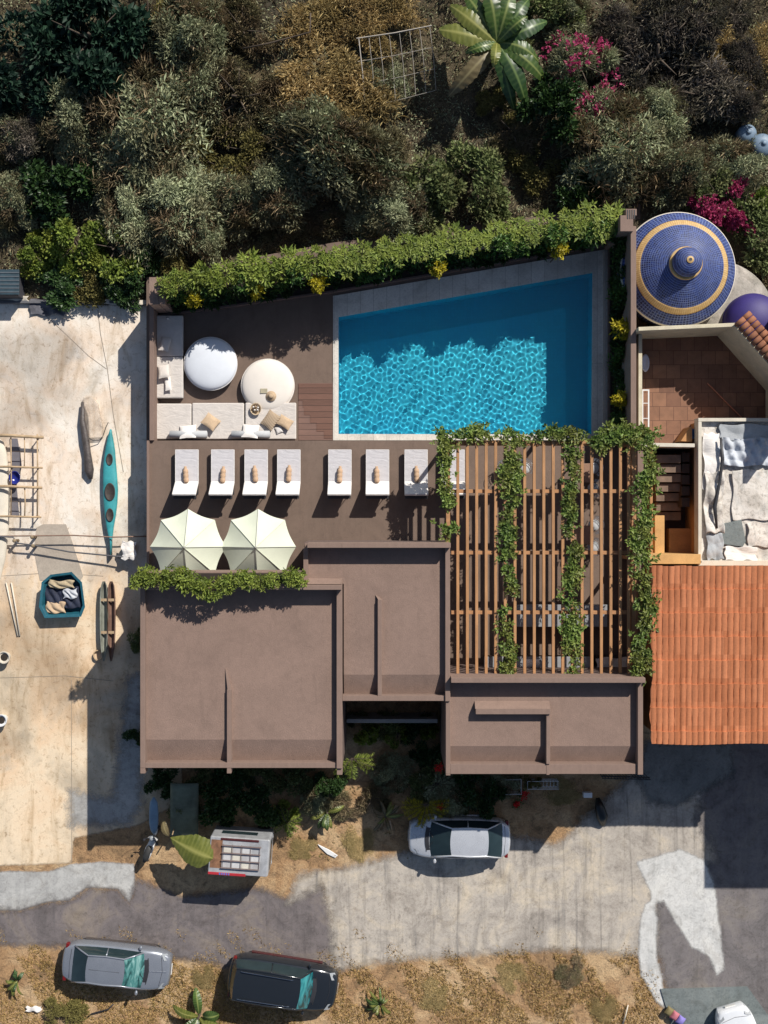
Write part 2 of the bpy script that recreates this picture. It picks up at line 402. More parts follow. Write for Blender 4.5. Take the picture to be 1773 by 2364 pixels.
LM = {
 'green2':leafmat('leaf_deep_green', srgb(24,50,24), srgb(96,128,62), .4, .25, .35),
 'grey':  leafmat('leaf_grey_green', srgb(88,92,66), srgb(196,204,164), .8, .25, .1, c3=srgb(140,124,98), k3=.5),
 'green': leafmat('leaf_green', srgb(50,62,36), srgb(124,136,86), .65, .25, .15, c3=srgb(120,112,78), k3=.5),
 'bright':leafmat('leaf_bright', srgb(38,62,20), srgb(150,168,78), .5, .3, .25, c3=srgb(150,140,60), k3=.3),
 'vine':  leafmat('leaf_vine', srgb(34,60,24), srgb(130,156,76), .45, .3, c3=srgb(140,122,64), k3=.35),
 'dark':  leafmat('leaf_dark', srgb(18,36,20), srgb(66,92,48), .4, .15, .3),
 'olive': leafmat('leaf_olive', srgb(68,64,36), srgb(134,126,74), .7, .2, .15),
 'yellow':leafmat('leaf_yellow', srgb(96,90,10), srgb(196,182,44), .5, .3),
 'khaki': leafmat('grass_khaki', srgb(154,132,88), srgb(232,208,156), .85, .25, .1, c3=srgb(150,136,88), k3=.5),
 'brown': leafmat('twig_brown', srgb(104,90,70), srgb(184,164,134), .9, .1, .05, c3=srgb(120,124,88), k3=.6),
 'purple':leafmat('twig_grey', srgb(96,88,82), srgb(166,156,144), .9, .1, .05, c3=srgb(110,112,84), k3=.5),
 'pink':  leafmat('flower_pink', srgb(130,30,70), srgb(206,84,132), .6, .35),
 'teal':  leafmat('leaf_blue_green', srgb(14,32,28), srgb(50,76,58), .55, .2, .2),
 'straw': leafmat('dry_straw', srgb(132,104,62), srgb(226,196,136), .85, .15, .1),
 'red':   leafmat('flower_red', srgb(150,10,14), srgb(220,40,40), .5, .3),
}
BARK = basic('bark', (.10,.075,.055), .95, .3, 4, .8, 18)

rngg = np.random.default_rng(7)
def trunk_mb(rng, h, r, spread, n=5):
    mb = MB()
    mb.tube([(0,0,-.3), (rng.uniform(-.1,.1), rng.uniform(-.1,.1), h*.5), (rng.uniform(-.2,.2), rng.uniform(-.2,.2), h*.8)], [r, r*.75, r*.45], 7)
    for k in range(n):
        a = 2*math.pi*k/n + rng.uniform(-.4,.4); z0 = h*rng.uniform(.2,.6)
        mb.tube([(0,0,z0), (math.cos(a)*spread*.4, math.sin(a)*spread*.4, z0+h*.2), (math.cos(a)*spread*.75, math.sin(a)*spread*.75, z0+h*.38)], [r*.5, r*.3, r*.1], 5)
    return mb
# each prototype: list of (child name, mesh) at radius 1.5 m
PROTO = {}
def proto(kind, v):
    if (kind, v) in PROTO: return PROTO[(kind, v)]
    rng = np.random.default_rng(hash((len(kind), ord(kind[0]), ord(kind[-1]), v)) % 99991)
    parts = []
    def crown(name, arr, m): parts.append((name, leaf_mesh(name, arr[0], arr[1], LM[m])))
    if kind == 'feather':
        crown('crown', blob_leaves(rng, 1.5, 2.2, 22, 7500, .23, .05, .5, .3, .25), 'grey')
        crown('twigs', blob_leaves(rng, 1.55, 2.3, 22, 1500, .42, .025, .5, .5, .2), 'brown')
    elif kind == 'bush':
        crown('crown', blob_leaves(rng, 1.5, 2.2, 12, 3600, .21, .11, .6, .3, .2), 'green')
    elif kind == 'darkbush':
        crown('crown', blob_leaves(rng, 1.5, 2.2, 12, 3000, .26, .13, .6, .3, .25), 'dark')
    elif kind == 'tealbush':
        crown('crown', blob_leaves(rng, 1.5, 2.4, 14, 3400, .30, .13, .6, .2, .3), 'teal')
    elif kind == 'brightbush':
        crown('crown', blob_leaves(rng, 1.5, 2.0, 12, 3200, .22, .12, .6, .3, .2), 'bright')
    elif kind == 'olive':
        crown('crown', blob_leaves(rng, 1.5, 2.0, 11, 3400, .22, .08, .6, .3, .2), 'olive')
    elif kind == 'dry':
        crown('crown', blob_leaves(rng, 1.5, 1.2, 14, 4600, .34, .03, .4, .4, .3), 'brown')
    elif kind == 'greydry':
        crown('crown', blob_leaves(rng, 1.5, 1.4, 14, 5200, .34, .035, .4, .4, .3), 'purple')
    elif kind == 'khaki':
        crown('crown', blob_leaves(rng, 1.6, .45, 30, 9500, .26, .03, .3, .35, .3), 'khaki')
    elif kind == 'pink':
        crown('crown', blob_leaves(rng, 1.5, 1.8, 11, 3800, .26, .05, .6, .3, .2), 'grey')
        crown('blossom', blob_leaves(rng, 1.4, 2.2, 14, 1300, .13, .08, .6, .3, .1, .3), 'pink')
    elif kind == 'pinkfull':
        crown('crown', blob_leaves(rng, 1.5, 1.6, 11, 1800, .22, .10, .6, .3, .2), 'green')
        crown('blossom', blob_leaves(rng, 1.5, 2.1, 9, 3000, .17, .12, .6, .3, .1, .2), 'pink')
    if kind not in ('khaki',):
        mb = trunk_mb(rng, 1.5, .09, 1.3); mb.cur = 0
        me = bpy.data.meshes.new('trunk'); me.from_pydata(mb.v, [], mb.f); me.materials.append(BARK); me.shade_smooth()
        parts.append(('trunk', me))
    PROTO[(kind, v)] = parts
    return parts
_pc = [0]
def plant(name, kind, X, Y, rpx, label, cat='bush', group=None, z=0.0, hs=1.0, sx=1.0, sy=1.0):
    _pc[0] += 1
    rs = random.Random(_pc[0]*13)
    topz = z + 1.2*hs
    o = thing(name, Vector((P(X, Y, topz).x, P(X, Y, topz).y, z)), label, cat, group)
    o.rotation_euler[2] = rs.uniform(0, 6.28)
    s = D(rpx, topz) / 1.5
    o.scale = (s*sx*rs.uniform(.95,1.35), s*sy*rs.uniform(.8,1.1), s*.55*hs + .45*hs)
    for nm, me in proto(kind, _pc[0] % 2):
        c = link(nm, me, o)
    return o
# ------------------------------------------------------------------ ground sheets
def wavy(pts, amp=.10, step=.5, seed=1, z=0.0):
    """photo polygon -> world polygon with an irregular edge"""
    rs = random.Random(seed); w = [P(x, y, 0) for x, y in pts]; out = []
    for i in range(len(w)):
        a, b = w[i], w[(i+1) % len(w)]; n = max(1, int(min((b-a).length, 60)/.09))
        big = (b-a).length > 12 and (abs(a.x) > 25 or abs(b.x) > 25)
        if big: n = 8
        for k in range(n):
            p = a.lerp(b, k/n); q_ = amp*1.6
            dx = q_*(math.sin(p.x*1.9+p.y*1.3+seed) + .5*math.sin(p.x*5.1-p.y*4.3+seed*2) + .25*math.sin(p.x*13+p.y*11)) + rs.uniform(-.022,.022)
            dy = q_*(math.sin(p.y*1.7-p.x*1.6+seed*3) + .5*math.sin(p.x*4.7+p.y*5.9+seed) + .25*math.sin(p.x*12-p.y*14)) + rs.uniform(-.022,.022)
            out.append((p.x + dx, p.y + dy))
    return out
# main ground: one sheet with low relief on the hillside
rng = np.random.default_rng(3)
def hillh(x, y):
    t = min(max((y - 9.5)/3.0, 0), 1)
    h = .35*math.sin(x*.55+1)*math.cos(y*.5) + .22*math.sin(x*1.3+y*.9) + .20*math.sin(x*2.3-y*1.9)*math.cos(x*.9) + .10*math.sin(x*4.1+y*3.3)
    return t*(.25 + h) - .02
mb = MB()
xs = np.linspace(-60, 60, 121); ys = np.linspace(9, 40, 70)
mb.grid(lambda u, v: (-60+120*u, 9.0+41*v, hillh(-60+120*u, 9.0+41*v)-.01), 240, 90)
mb.f = [f for f in mb.f if not (-2.4 < sum(mb.v[i][0] for i in f)/4 < 9.9 and sum(mb.v[i][1] for i in f)/4 < 11.4)]; mb.mi = [0]*len(mb.f)
struct('hillside', mb, HILL, True)
mb = MB(); mb.sheet([(-60,-60),(60,-60),(60,3.4),(-60,3.4)], -.012); mb.sheet([(-60,3.4),(-2.3,3.4),(-2.3,9.3),(-60,9.3)], -.012); mb.sheet([(9.8,3.4),(60,3.4),(60,9.3),(9.8,9.3)], -.012)
o = struct('ground', mb, DIRT)
# far ground all round so that the horizon is covered
mb = MB(); mb.sheet([(-600,-600),(600,-600),(600,600),(-600,600)], -1.6)
struct('far_ground', mb, DIRT)

def soft_sheet(name, polys, z, mat, width=.35, cell=.14, bbox=None, nscale=2.2, kind='structure'):
    """ground sheet whose edge crumbles away: vertices carry their distance to the outline"""
    W_ = [np.array([tuple(P(x, y, 0)[:2]) for x, y in pl_]) for pl_ in polys]
    allp = np.concatenate(W_); m_ = width*1.6
    x0, y0 = allp.min(0)-m_; x1, y1 = allp.max(0)+m_
    x0, x1, y0, y1 = max(x0,-24), min(x1,24), max(y0,-27), min(y1,27)
    nx, ny = int((x1-x0)/cell)+1, int((y1-y0)/cell)+1
    Xg, Yg = np.meshgrid(np.linspace(x0,x1,nx), np.linspace(y0,y1,ny)); best = np.full(Xg.shape, -1e9)
    for w in W_:
        d = np.full(Xg.shape, 1e9); inside = np.zeros(Xg.shape, bool); n = len(w)
        for k in range(n):
            ax, ay = w[k]; bx, by = w[(k+1)%n]; ex, ey = bx-ax, by-ay
            t = np.clip(((Xg-ax)*ex+(Yg-ay)*ey)/(ex*ex+ey*ey+1e-9), 0, 1)
            d = np.minimum(d, np.hypot(Xg-ax-t*ex, Yg-ay-t*ey))
            c = (ay > Yg) != (by > Yg)
            with np.errstate(divide='ignore', invalid='ignore'): xi = ax + (Yg-ay)/(by-ay if by != ay else 1e-9)*ex
            inside ^= c & (Xg < xi)
        best = np.maximum(best, np.where(inside, d, -d))
    idx = (np.arange(ny-1)[:, None]*nx + np.arange(nx-1)[None, :]).ravel()
    F = np.stack([idx, idx+1, idx+nx+1, idx+nx], 1); bf_ = best.ravel()
    F = F[(bf_[F] > -m_).any(1)]
    used = np.unique(F); remap = np.full(nx*ny, -1); remap[used] = np.arange(len(used)); F = remap[F]
    V = np.stack([Xg.ravel()[used], Yg.ravel()[used], np.full(len(used), z)], 1)
    me = bpy.data.meshes.new(name); me.vertices.add(len(V)); me.vertices.foreach_set('co', V.astype(np.float32).ravel())
    me.loops.add(F.size); me.loops.foreach_set('vertex_index', F.astype(np.int32).ravel())
    me.polygons.add(len(F)); me.polygons.foreach_set('loop_start', (np.arange(len(F))*4).astype(np.int32)); me.polygons.foreach_set('loop_total', np.full(len(F), 4, np.int32))
    at = me.attributes.new('edge', 'FLOAT', 'POINT'); at.data.foreach_set('value', bf_[used].astype(np.float32))
    me.update(); alpha_edge(mat, width, nscale); me.materials.append(mat)
    o = link(name, me); o['kind'] = kind; return o
soft_sheet('yard_paving', [[(-600,700),(0,698),(130,705),(345,704),(420,704),(420,1600),(420,1850),(318,1905),(262,1915),(170,1935),(165,1992),(-600,2020)]], .004, YARD, .08)
soft_sheet('cement_strip', [[(160,1825),(262,1850),(280,1700),(300,1560),(330,1560),(325,1850),(300,1900),(165,1905)]], .008, CEMENT2, .4)
soft_sheet('cement_apron', [[(-600,2010),(112,2012),(165,1995),(240,1990),(310,1995),(312,2050),(300,2085),(272,2052),(200,2048),(160,2078),(110,2082),(45,2102),(-600,2095)]], .012, CEMENT, .08)
soft_sheet('shadowed_asphalt_road', [[(-600,2088),(45,2102),(110,2084),(165,2078),(205,2050),(272,2054),(300,2086),(315,2030),(420,2070),(600,2050),(672,2080),(712,2040),(745,2040),(770,2120),(790,2240),(560,2235),(380,2205),(180,2185),(-600,2160)]], .016, SHADOW_ASPHALT, .28)  # big shadow across the road painted in as darker asphalt, outline included
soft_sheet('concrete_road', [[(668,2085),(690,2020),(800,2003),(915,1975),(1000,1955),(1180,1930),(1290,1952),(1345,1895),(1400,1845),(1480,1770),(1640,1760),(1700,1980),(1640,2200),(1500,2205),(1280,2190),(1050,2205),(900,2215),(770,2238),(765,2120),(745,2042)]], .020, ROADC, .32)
soft_sheet('asphalt_lane', [[(1640,1690),(2600,1690),(2600,2600),(1590,2420),(1540,2300),(1515,2200),(1517,2120),(1512,2066),(1600,2010),(1655,1985),(1610,1890),(1630,1800)]], .024, ASPHALT2, .5)
soft_sheet('cement_patch', [[(1505,2085),(1502,2060),(1470,1990),(1570,1960),(1625,1985),(1650,2050),(1662,2150),(1672,2235),(1655,2250),(1635,2205),(1595,2185),(1555,2120),(1532,2080)],
  [(1478,2120),(1490,2085),(1512,2080),(1517,2130),(1514,2200),(1528,2260),(1536,2330),(1515,2310),(1480,2250),(1474,2200)]], .030, mk_road('cement_white', [srgb(196,196,194), srgb(216,215,212), srgb(228,226,220)], .3), .10, .10)
soft_sheet('forecourt', [[(1488,1715),(1690,1715),(1690,1790),(1640,1815),(1560,1860),(1500,1850),(1470,1790)]], .028, mk_road('forecourt_grey', [srgb(108,112,112), srgb(132,134,132), srgb(148,148,144)], .3), .3)
mb = MB()
def strip(pts, w, z):
    for (x0, y0), (x1, y1) in zip(pts, pts[1:]):
        a, b = P(x0, y0), P(x1, y1); d = (b-a).normalized(); n_ = Vector((-d.y, d.x, 0))*w/2
        mb.sheet([tuple((a-n_)[:2]), tuple((b-n_)[:2]), tuple((b+n_)[:2]), tuple((a+n_)[:2])], z)
strip([(98,722),(140,760),(205,822),(246,852)], .025, .0125); strip([(226,715),(232,770),(248,852),(262,960),(285,1090)], .03, .0128)
strip([(0,1330),(120,1322),(238,1330)], .02, .0126); strip([(0,1565),(150,1560),(262,1572)], .022, .0127); strip([(165,1570),(166,1990)], .02, .0129)
struct('paving_joint', mb, basic('joint_dark', (.30,.25,.20), .95, .3, 6))
mb = MB(); mb.prism([tuple(P(x,y)[:2]) for x,y in [(1524,2282),(1724,2276),(1785,2360),(2000,2600),(1620,2600),(1560,2400)]], -.1, .09)
struct('pavement', mb, SLAB)

# ------------------------------------------------------------------ villa
VZ = 4.8     # roof surface
villa = thing('villa', (0, 0, 0), 'sprawling brown stucco villa with three flat walled roofs beside the blue pool', 'villa')
def xy(X, Y, z=5.1): p = P(X, Y, z); return p.x, p.y
def roof_block(X0, Y0, X1, Y1, XiL, YiN, XiR, YiS, band, hN=.75, hE=.32, hS=.22, hW=.22, zf=VZ, west=True):
    x0, y1 = xy(X0, Y0); x1, y0 = xy(X1, Y1)
    xl, yn = xy(XiL, YiN); xr, ys = xy(XiR, YiS); _, yb = xy(0, band)
    w = MB(); w.box(x0+.003, x1-.003, y0+.003, y1-.003, .0, zf-.35); w.build('wall', STUCCO_W, villa)
    r = MB(); r.box(x0+.05, x1-.05, yb, y1-.05, zf-.35, zf)
    r.add([(x0+.05,yb,zf-.001),(x1-.05,yb,zf-.001),(x1-.05,ys-.05,zf-.30),(x0+.05,ys-.05,zf-.30),
           (x0+.05,yb,zf-.34),(x1-.05,yb,zf-.34),(x1-.05,ys-.05,zf-.34),(x0+.05,ys-.05,zf-.34)],
          [(3,2,1,0),(4,5,6,7),(0,1,5,4),(1,2,6,5),(2,3,7,6),(3,0,4,7)])
    r.build('roof', STUCCO, villa)
    for nm, bx in (('n', (xl, x1, yn, y1, hN)), ('e', (xr, x1, y0, yn, hE)), ('s', (xl, xr, y0, ys, hS)), ('w', (x0, xl, y0, y1, hW))):
        a, b, c, d, h = bx
        if nm == 'w' and not west: continue
        if h <= 0: continue
        q = MB(); q.box(a, b, c, d, zf-.36, zf+h + {'n':0,'e':0,'s':.0,'w':.0}[nm])
        q.build('parapet', STUCCO_P, villa, bevel=.012)
    return x0, y0, x1, y1
# left, middle and right roofs (photo pixels at the parapet tops)
roof_block(322.6, 1349, 790, 1774, 334, 1360, 777, 1762, 1711)
roof_block(790.2, 1252.5, 1039, 1619, 790.2, 1264, 1028, 1607, 1560, hW=0, west=False)
x0, y1 = xy(700, 1252.5); x1, y0 = xy(790, 1348.8); xl, yn = xy(711, 1264)
q = MB(); q.box(x0+.004, x1, y0, y1-.004, 0, VZ-.36); q.build('wall', STUCCO_W, villa)
q = MB(); q.box(x0+.05, x1+.055, y0, y1-.05, VZ-.35, VZ-.001); q.build('roof', STUCCO, villa)
q = MB(); q.box(xl, x1, yn, y1, VZ-.34, VZ+.75); q.build('parapet', STUCCO_P, villa, bevel=.012)
roof_block(1029.5, 1561, 1484, 1788, 1040, 1572.5, 1472, 1765, 1726, hE=.34)
def fin(X0, Y0, X1, Y1, h, name='roof_fin', ramp=None, zf=VZ):
    x0, y1 = xy(X0, Y0); x1, y0 = xy(X1, Y1)
    q = MB(); q.box(x0, x1, y0, y1, zf-.33, zf+h)
    if ramp:
        d = D(ramp, 5); e = D(14, 5)
        q.add([(x0+.02,y1-.003,zf+h-.02),(x1,y1-.003,zf+h-.02),(x0+.02-e*.5,y1+d,zf+.02),(x0-e*.5+.06,y1+d,zf+.02),(x0+.02,y1-.003,zf-.2),(x1,y1-.003,zf-.2),(x0+.02-e*.5,y1+d,zf-.2),(x0-e*.5+.06,y1+d,zf-.2)],
              [(0,1,3,2),(4,6,7,5),(0,2,6,4),(1,5,7,3),(2,3,7,6)])
    return q.build(name, STUCCO_P, villa, bevel=.01)
fin(523, 1593, 533, 1787, .20, ramp=48)
fin(872, 1385, 881.5, 1607, .22, ramp=10)
fin(322.6, 1774.5, 334, 1787, .215, 'parapet_stub'); fin(777.5, 1774.5, 790, 1790, .215, 'parapet_stub')
fin(1029.5, 1788.5, 1040, 1791.5, .215, 'parapet_stub')
# west edge of the middle roof above the terrace and the stepped return
x0, y1 = xy(700, 1264.5); x1, y0 = xy(711, 1348)
q = MB(); q.box(x0, x1, y0, y1, VZ-.36, VZ+.22); q.build('parapet', STUCCO_P, villa, bevel=.012)
x0, y1 = xy(705, 1336); x1, y0 = xy(790, 1348)
q = MB(); q.add([(x0+.1,y1,VZ+.02),(x1-.02,y1,VZ+.02),(x1-.02,y0+.004,VZ+.5),(x0+.1,y0+.004,VZ+.5),(x0+.1,y1,VZ-.1),(x1-.02,y1,VZ-.1),(x1-.02,y0+.004,VZ-.1),(x0+.1,y0+.004,VZ-.1)],
      [(3,2,1,0),(0,1,5,4),(1,2,6,5),(2,3,7,6),(3,0,4,7)]); q.build('sloped_coping', STUCCO, villa)
# L shaped upstand on the right roof
x0, y1 = xy(1097, 1621); x1, ym = xy(1270, 1636)
q = MB(); q.add([(x0,y1,VZ+.01),(x1,y1,VZ+.01),(x1,ym+.003,VZ+.36),(x0,ym+.003,VZ+.36),(x0,y1,VZ-.1),(x1,y1,VZ-.1),(x1,ym+.003,VZ-.1),(x0,ym+.003,VZ-.1)],
      [(3,2,1,0),(0,1,5,4),(1,2,6,5),(2,3,7,6),(3,0,4,7)]); q.build('sloped_coping', STUCCO_W if False else STUCCO, villa)
fin(1098, 1636, 1270, 1648, .40, 'upstand')
fin(1261.5, 1648.5, 1270, 1764, .30, 'upstand')
fin(1262, 1765.5, 1269, 1790, .235, 'parapet_stub')
# rear wall of the middle wing facing the small court, front walls and a doorway
x0, y1 = xy(790.5, 1615); x1, y0 = xy(1029, 1619)
def facade_opening(X0, X1, Yedge, z0, z1, name='window', facing=-1):
    xa, yf = xy(X0, Yedge); xb, _ = xy(X1, Yedge); yf += .003
    q = MB(); q.box(xa, xb, yf-.05, yf-.004, z0, z0+.07); q.box(xa, xb, yf-.05, yf-.004, z1-.07, z1); q.box(xa, xa+.07, yf-.05, yf-.004, z0+.071, z1-.071); q.box(xb-.07, xb, yf-.05, yf-.004, z0+.071, z1-.071)
    if name == 'window': q.box((xa+xb)/2-.025, (xa+xb)/2+.025, yf-.05, yf-.004, z0+.071, z1-.071)
    f = q.build(name, DARKWOOD, villa)
    q = MB(); q.box(xa+.075, xb-.075, yf-.02, yf-.005, z0+.075, z1-.075); q.build('pane' if name == 'window' else 'door_leaf', basic('window_glass', (.02,.03,.035), .08, .1, 2, 0) if name == 'window' else WOOD, f)
for X0, X1 in ((360,440),(600,690)): facade_opening(X0, X1, 1774, 2.5, 3.8)
facade_opening(450, 500, 1774, 0.02, 2.15, 'door')
for X0, X1 in ((1080,1160),(1330,1420)): facade_opening(X0, X1, 1788, 2.5, 3.8)
facade_opening(860, 960, 1619, 2.4, 3.8)
# upper terrace (roof of the lower storey)
TZ = 1.6
q = MB(); q.pprism([(344.5,1017),(1475,1017),(1475,1572),(1030,1572),(700,1380),(344.5,1380)], .0, TZ, TZ)
q.build('upper_terrace', DECK, villa)
q = MB(); q.pbox(338.5, 1017, 344.3, 1352, 0, TZ+.16); q.build('terrace_kerb', STUCCO_P, villa, bevel=.01)
# small framed openings of the wing facing the pergola
q = MB(); q.pbox(960, 1250, 1040, 1252, TZ, TZ+.03)

# planter box along the north edge of the left roof
pl = MB(); x0, y1 = xy(330, 1342, 5.4); x1, y0 = xy(697, 1349.5, 5.4)
a0, b1 = xy(330, 1338, 5.4); a1, b0 = xy(697, 1348.8, 5.1)
q = MB(); q.box(a0, a1, b0+.002, b0+.55, 4.2, 5.6); q.build('planter', STUCCO_P, villa, bevel=.012)
q = MB(); q.box(a0+.06, a1-.06, b0+.06, b0+.49, 5.0, 5.62); q.build('planter_soil', SOIL, villa)

# ------------------------------------------------------------------ pool level
PZ = .6
q = MB()
q.pprism([(338,1017),(769,1017),(769,560),(338,640)], -.1, PZ, PZ)
q.pprism([(769.05,683.6),(1404.6,575),(1404.6,1017),(1478,1017),(1478,470),(769.05,560)], -.1, PZ, PZ)
dk = q.build('pool_deck', DECK); dk['kind'] = 'structure'
# deck boards beside the pool, stepped edge
q = MB(); q.pprism([(689,884.5),(768,884.5),(768,1016),(689,1016)], PZ+.004, PZ+.02)
o = q.build('board_inlay', mk_planks('inlay_light', (.20,.115,.09), .27, 1, .08)); o['kind'] = 'structure'
st = [(689,886),(767,886),(767,1012),(748,1012)]
st += [(748,996),(731,996),(731,976),(716,976),(716,958),(702,958),(702,941),(699,941),(699,925),(689,925)]
q = MB(); q.pprism(st, PZ+.022, PZ+.034)
o = q.build('dark_board_inlay', mk_planks('inlay_red', (.17,.085,.060), .27, 1, .12)); o['kind'] = 'structure'

pool = thing('swimming_pool', (*P(1075, 840, PZ)[:2], 0), 'trapezoid blue swimming pool with pale stone rim and rippled sunlit water', 'pool')
OUT = [(769,683.6),(1404.6,575),(1404.6,1016.5),(769,1016.5)]
INN = [(781.5,732),(1368,629.5),(1365.5,1003),(781.5,1002)]
ow = [P(x,y,PZ) for x,y in OUT]; iw = [P(x,y,PZ) for x,y in INN]
q = MB(); zt, zb = PZ+.035, -1.3
for i in range(4):
    j = (i+1) % 4
    a, b, c, d = ow[i], ow[j], iw[j], iw[i]
    q.add([(a.x,a.y,zt),(b.x,b.y,zt),(c.x,c.y,zt),(d.x,d.y,zt)], [(3,2,1,0)])
    q.add([(a.x,a.y,zt),(b.x,b.y,zt),(b.x,b.y,0),(a.x,a.y,0)], [(0,1,2,3)])
    q.add([(d.x,d.y,zt),(c.x,c.y,zt),(c.x,c.y,PZ-.06),(d.x,d.y,PZ-.06)], [(3,2,1,0)])
def mk_coping():
    t = NT('coping'); v = t.mapped((1, 1, 1), (0, 0, 0))
    a = t.noise(1.2, 6, .65, .4); b = t.noise(11, 6, .7)
    x = t.ramp(a, [(.3, srgb(196,190,180)), (.5, srgb(220,214,204)), (.7, srgb(234,228,218))])
    x = t.mix(x, t.ramp(b, [(.3, G3(.72)), (.55, G3(1))]), .8, 'MULTIPLY')
    br = t.n('ShaderNodeTexBrick', offset=.0); br.inputs['Scale'].default_value = 1
    br.inputs['Brick Width'].default_value = .6; br.inputs['Row Height'].default_value = 50
    br.inputs['Mortar Size'].default_value = .008
    br.inputs['Color1'].default_value = (1,1,1,1); br.inputs['Color2'].default_value = (.86,.86,.86,1); br.inputs['Mortar'].default_value = (.4,.38,.36,1)
    t.l(t.tc, br.inputs['Vector'])
    x = t.mix(x, br.outputs['Color'], .8, 'MULTIPLY'); t.bump(b, .3, .02)
    return t.out(x, .75)
q.build('coping', mk_coping(), pool)
# raised lip along the east and north rim
q = MB()
def lip(A, B, w, h):
    a, b = P(*A, PZ), P(*B, PZ); d = (b-a).normalized(); n_ = Vector((d.y, -d.x, 0))*w
    q.prism([tuple(a[:2]), tuple(b[:2]), tuple((b+n_)[:2]), tuple((a+n_)[:2])], PZ+.02, PZ+.035+h)
lip((1397.5,581), (1397.5,1015), .12, .05)
q.build('rim_lip', STONE, pool)
# basin
def mk_pooltile():
    t = NT('pool_tile'); a = t.noise(.5, 3); 
    x = t.ramp(a, [(.3, (.008,.43,.62)), (.7, (.014,.49,.64))])
    v = t.n('ShaderNodeTexBrick', offset=0.0); v.inputs['Scale'].default_value = 1
    v.inputs['Brick Width'].default_value = .15; v.inputs['Row Height'].default_value = .15; v.inputs['Mortar Size'].default_value = .006
    v.inputs['Color1'].default_value = (1,1,1,1); v.inputs['Color2'].default_value = (.86,.9,.9,1); v.inputs['Mortar'].default_value = (.75,.8,.8,1)
    t.l(t.tc, v.inputs['Vector']); x = t.mix(x, v.outputs['Color'], .6, 'MULTIPLY')
    return t.out(x, .6)
q = MB(); FZ = -.95
q.add([(p.x,p.y,FZ) for p in iw], [(3,2,1,0)])
for i in range(4):
    c, d = iw[i], iw[(i+1)%4]
    q.add([(c.x,c.y,PZ-.06),(d.x,d.y,PZ-.06),(d.x,d.y,FZ),(c.x,c.y,FZ)], [(0,1,2,3)])
bs = q.build('basin', mk_pooltile(), pool); bs.cycles.is_caustics_receiver = True
# water: real wavy surface, real refraction
wr = np.random.default_rng(5)
waves = [(wr.uniform(0, 2*math.pi), wr.uniform(13, 33), wr.uniform(0, 6.28)) for _ in range(34)]
nu, nv = 560, 380
U, V = np.meshgrid(np.linspace(-.002, 1.002, nu+1), np.linspace(-.002, 1.002, nv+1))
c = [np.array(p[:2]) for p in iw]
XYw = ((1-U)*(1-V))[..., None]*c[0] + (U*(1-V))[..., None]*c[1] + (U*V)[..., None]*c[2] + ((1-U)*V)[..., None]*c[3]
Z = np.zeros_like(U)
for a, k, p in waves: Z += 0.0078/k*np.sin(k*(XYw[..., 0]*math.cos(a) + XYw[..., 1]*math.sin(a)) + p)
vs = np.concatenate([XYw - np.array(pool.location[:2]), (Z + PZ - .08)[..., None]], -1).reshape(-1, 3)
w1 = nu+1
ii = (np.arange(nv)[:, None]*w1 + np.arange(nu)[None, :]).ravel()
fa = np.stack([ii, ii+w1, ii+w1+1, ii+1], 1)
me = bpy.data.meshes.new('water'); me.vertices.add(len(vs)); me.vertices.foreach_set('co', vs.astype(np.float32).ravel())
me.loops.add(fa.size); me.loops.foreach_set('vertex_index', fa.astype(np.int32).ravel())
me.polygons.add(len(fa)); me.polygons.foreach_set('loop_start', (np.arange(len(fa))*4).astype(np.int32))
me.polygons.foreach_set('loop_total', np.full(len(fa), 4, np.int32)); me.update(); me.shade_smooth()
t = NT('pool_water'); t.out((.86,.98,1.0), 0); t.p.inputs['IOR'].default_value = 1.33; t.p.inputs['Transmission Weight'].default_value = 1
me.materials.append(t.m)
wt = link('water', me, pool); wt.cycles.is_caustics_caster = True

# ------------------------------------------------------------------ garden walls round the pool terrace
WT = 3.8
def wall_line(A, B, zt, w, z0=-.1, ext=0):
    a, b = P(*A, zt), P(*B, zt); d = (b-a).normalized(); n_ = Vector((-d.y, d.x, 0))*w/2
    q = MB(); q.prism([tuple((a-n_)[:2]), tuple((b-n_)[:2]), tuple((b+n_)[:2]), tuple((a+n_)[:2])], z0, zt); return q
WTN = 3.3
nw = wall_line((356,668), (1440,512), WTN, .34).build('garden_wall', STUCCO_P, bevel=.015)
tag(nw, 'long brown wall behind the pool almost hidden under leafy shrubs', 'wall')
ew = thing('garden_wall', (*P(1462,760,WT)[:2], 0), 'tall narrow brown wall between the pool planter and the blue dome', 'wall')
q = MB(); q.pbox(1456, 522, 1469, 1016, -.1, WT); q.build('wall', STUCCO_P, ew, bevel=.015)
q = MB(); q.pbox(1432, 497, 1462, 534, -.1, WT+.12); q.pbox(1445, 482, 1470, 497.5, -.1, WT+.12)
q.build('corner_pier', STUCCO_P, ew, bevel=.015)
q = MB()
for k in range(4): q.pbox(1448+k*5.2, 484, 1450.4+k*5.2, 505, WT+.1, WT+.135)
q.build('vent_slots', BLACKM, ew)
ww = thing('garden_wall', (*P(350,860,2.2)[:2], 0), 'low brown wall on the left of the sofas beside the yard', 'wall')
q = MB(); q.pbox(345, 704, 355, 1016.5, -.1, 1.75); q.build('wall', STUCCO_P, ww, bevel=.012)
q = MB(); q.pbox(344, 640, 366, 703, -.1, 2.9); q.pbox(366.2, 662, 381, 702, -.1, 2.9); q.build('corner_pier', STUCCO, ww, bevel=.015)
q = MB(); q.pbox(366.4, 650, 392, 661, 2.4, 2.98); q.build('corner_ledge', basic('terracotta_ledge', (.42,.22,.13)), ww, bevel=.01)

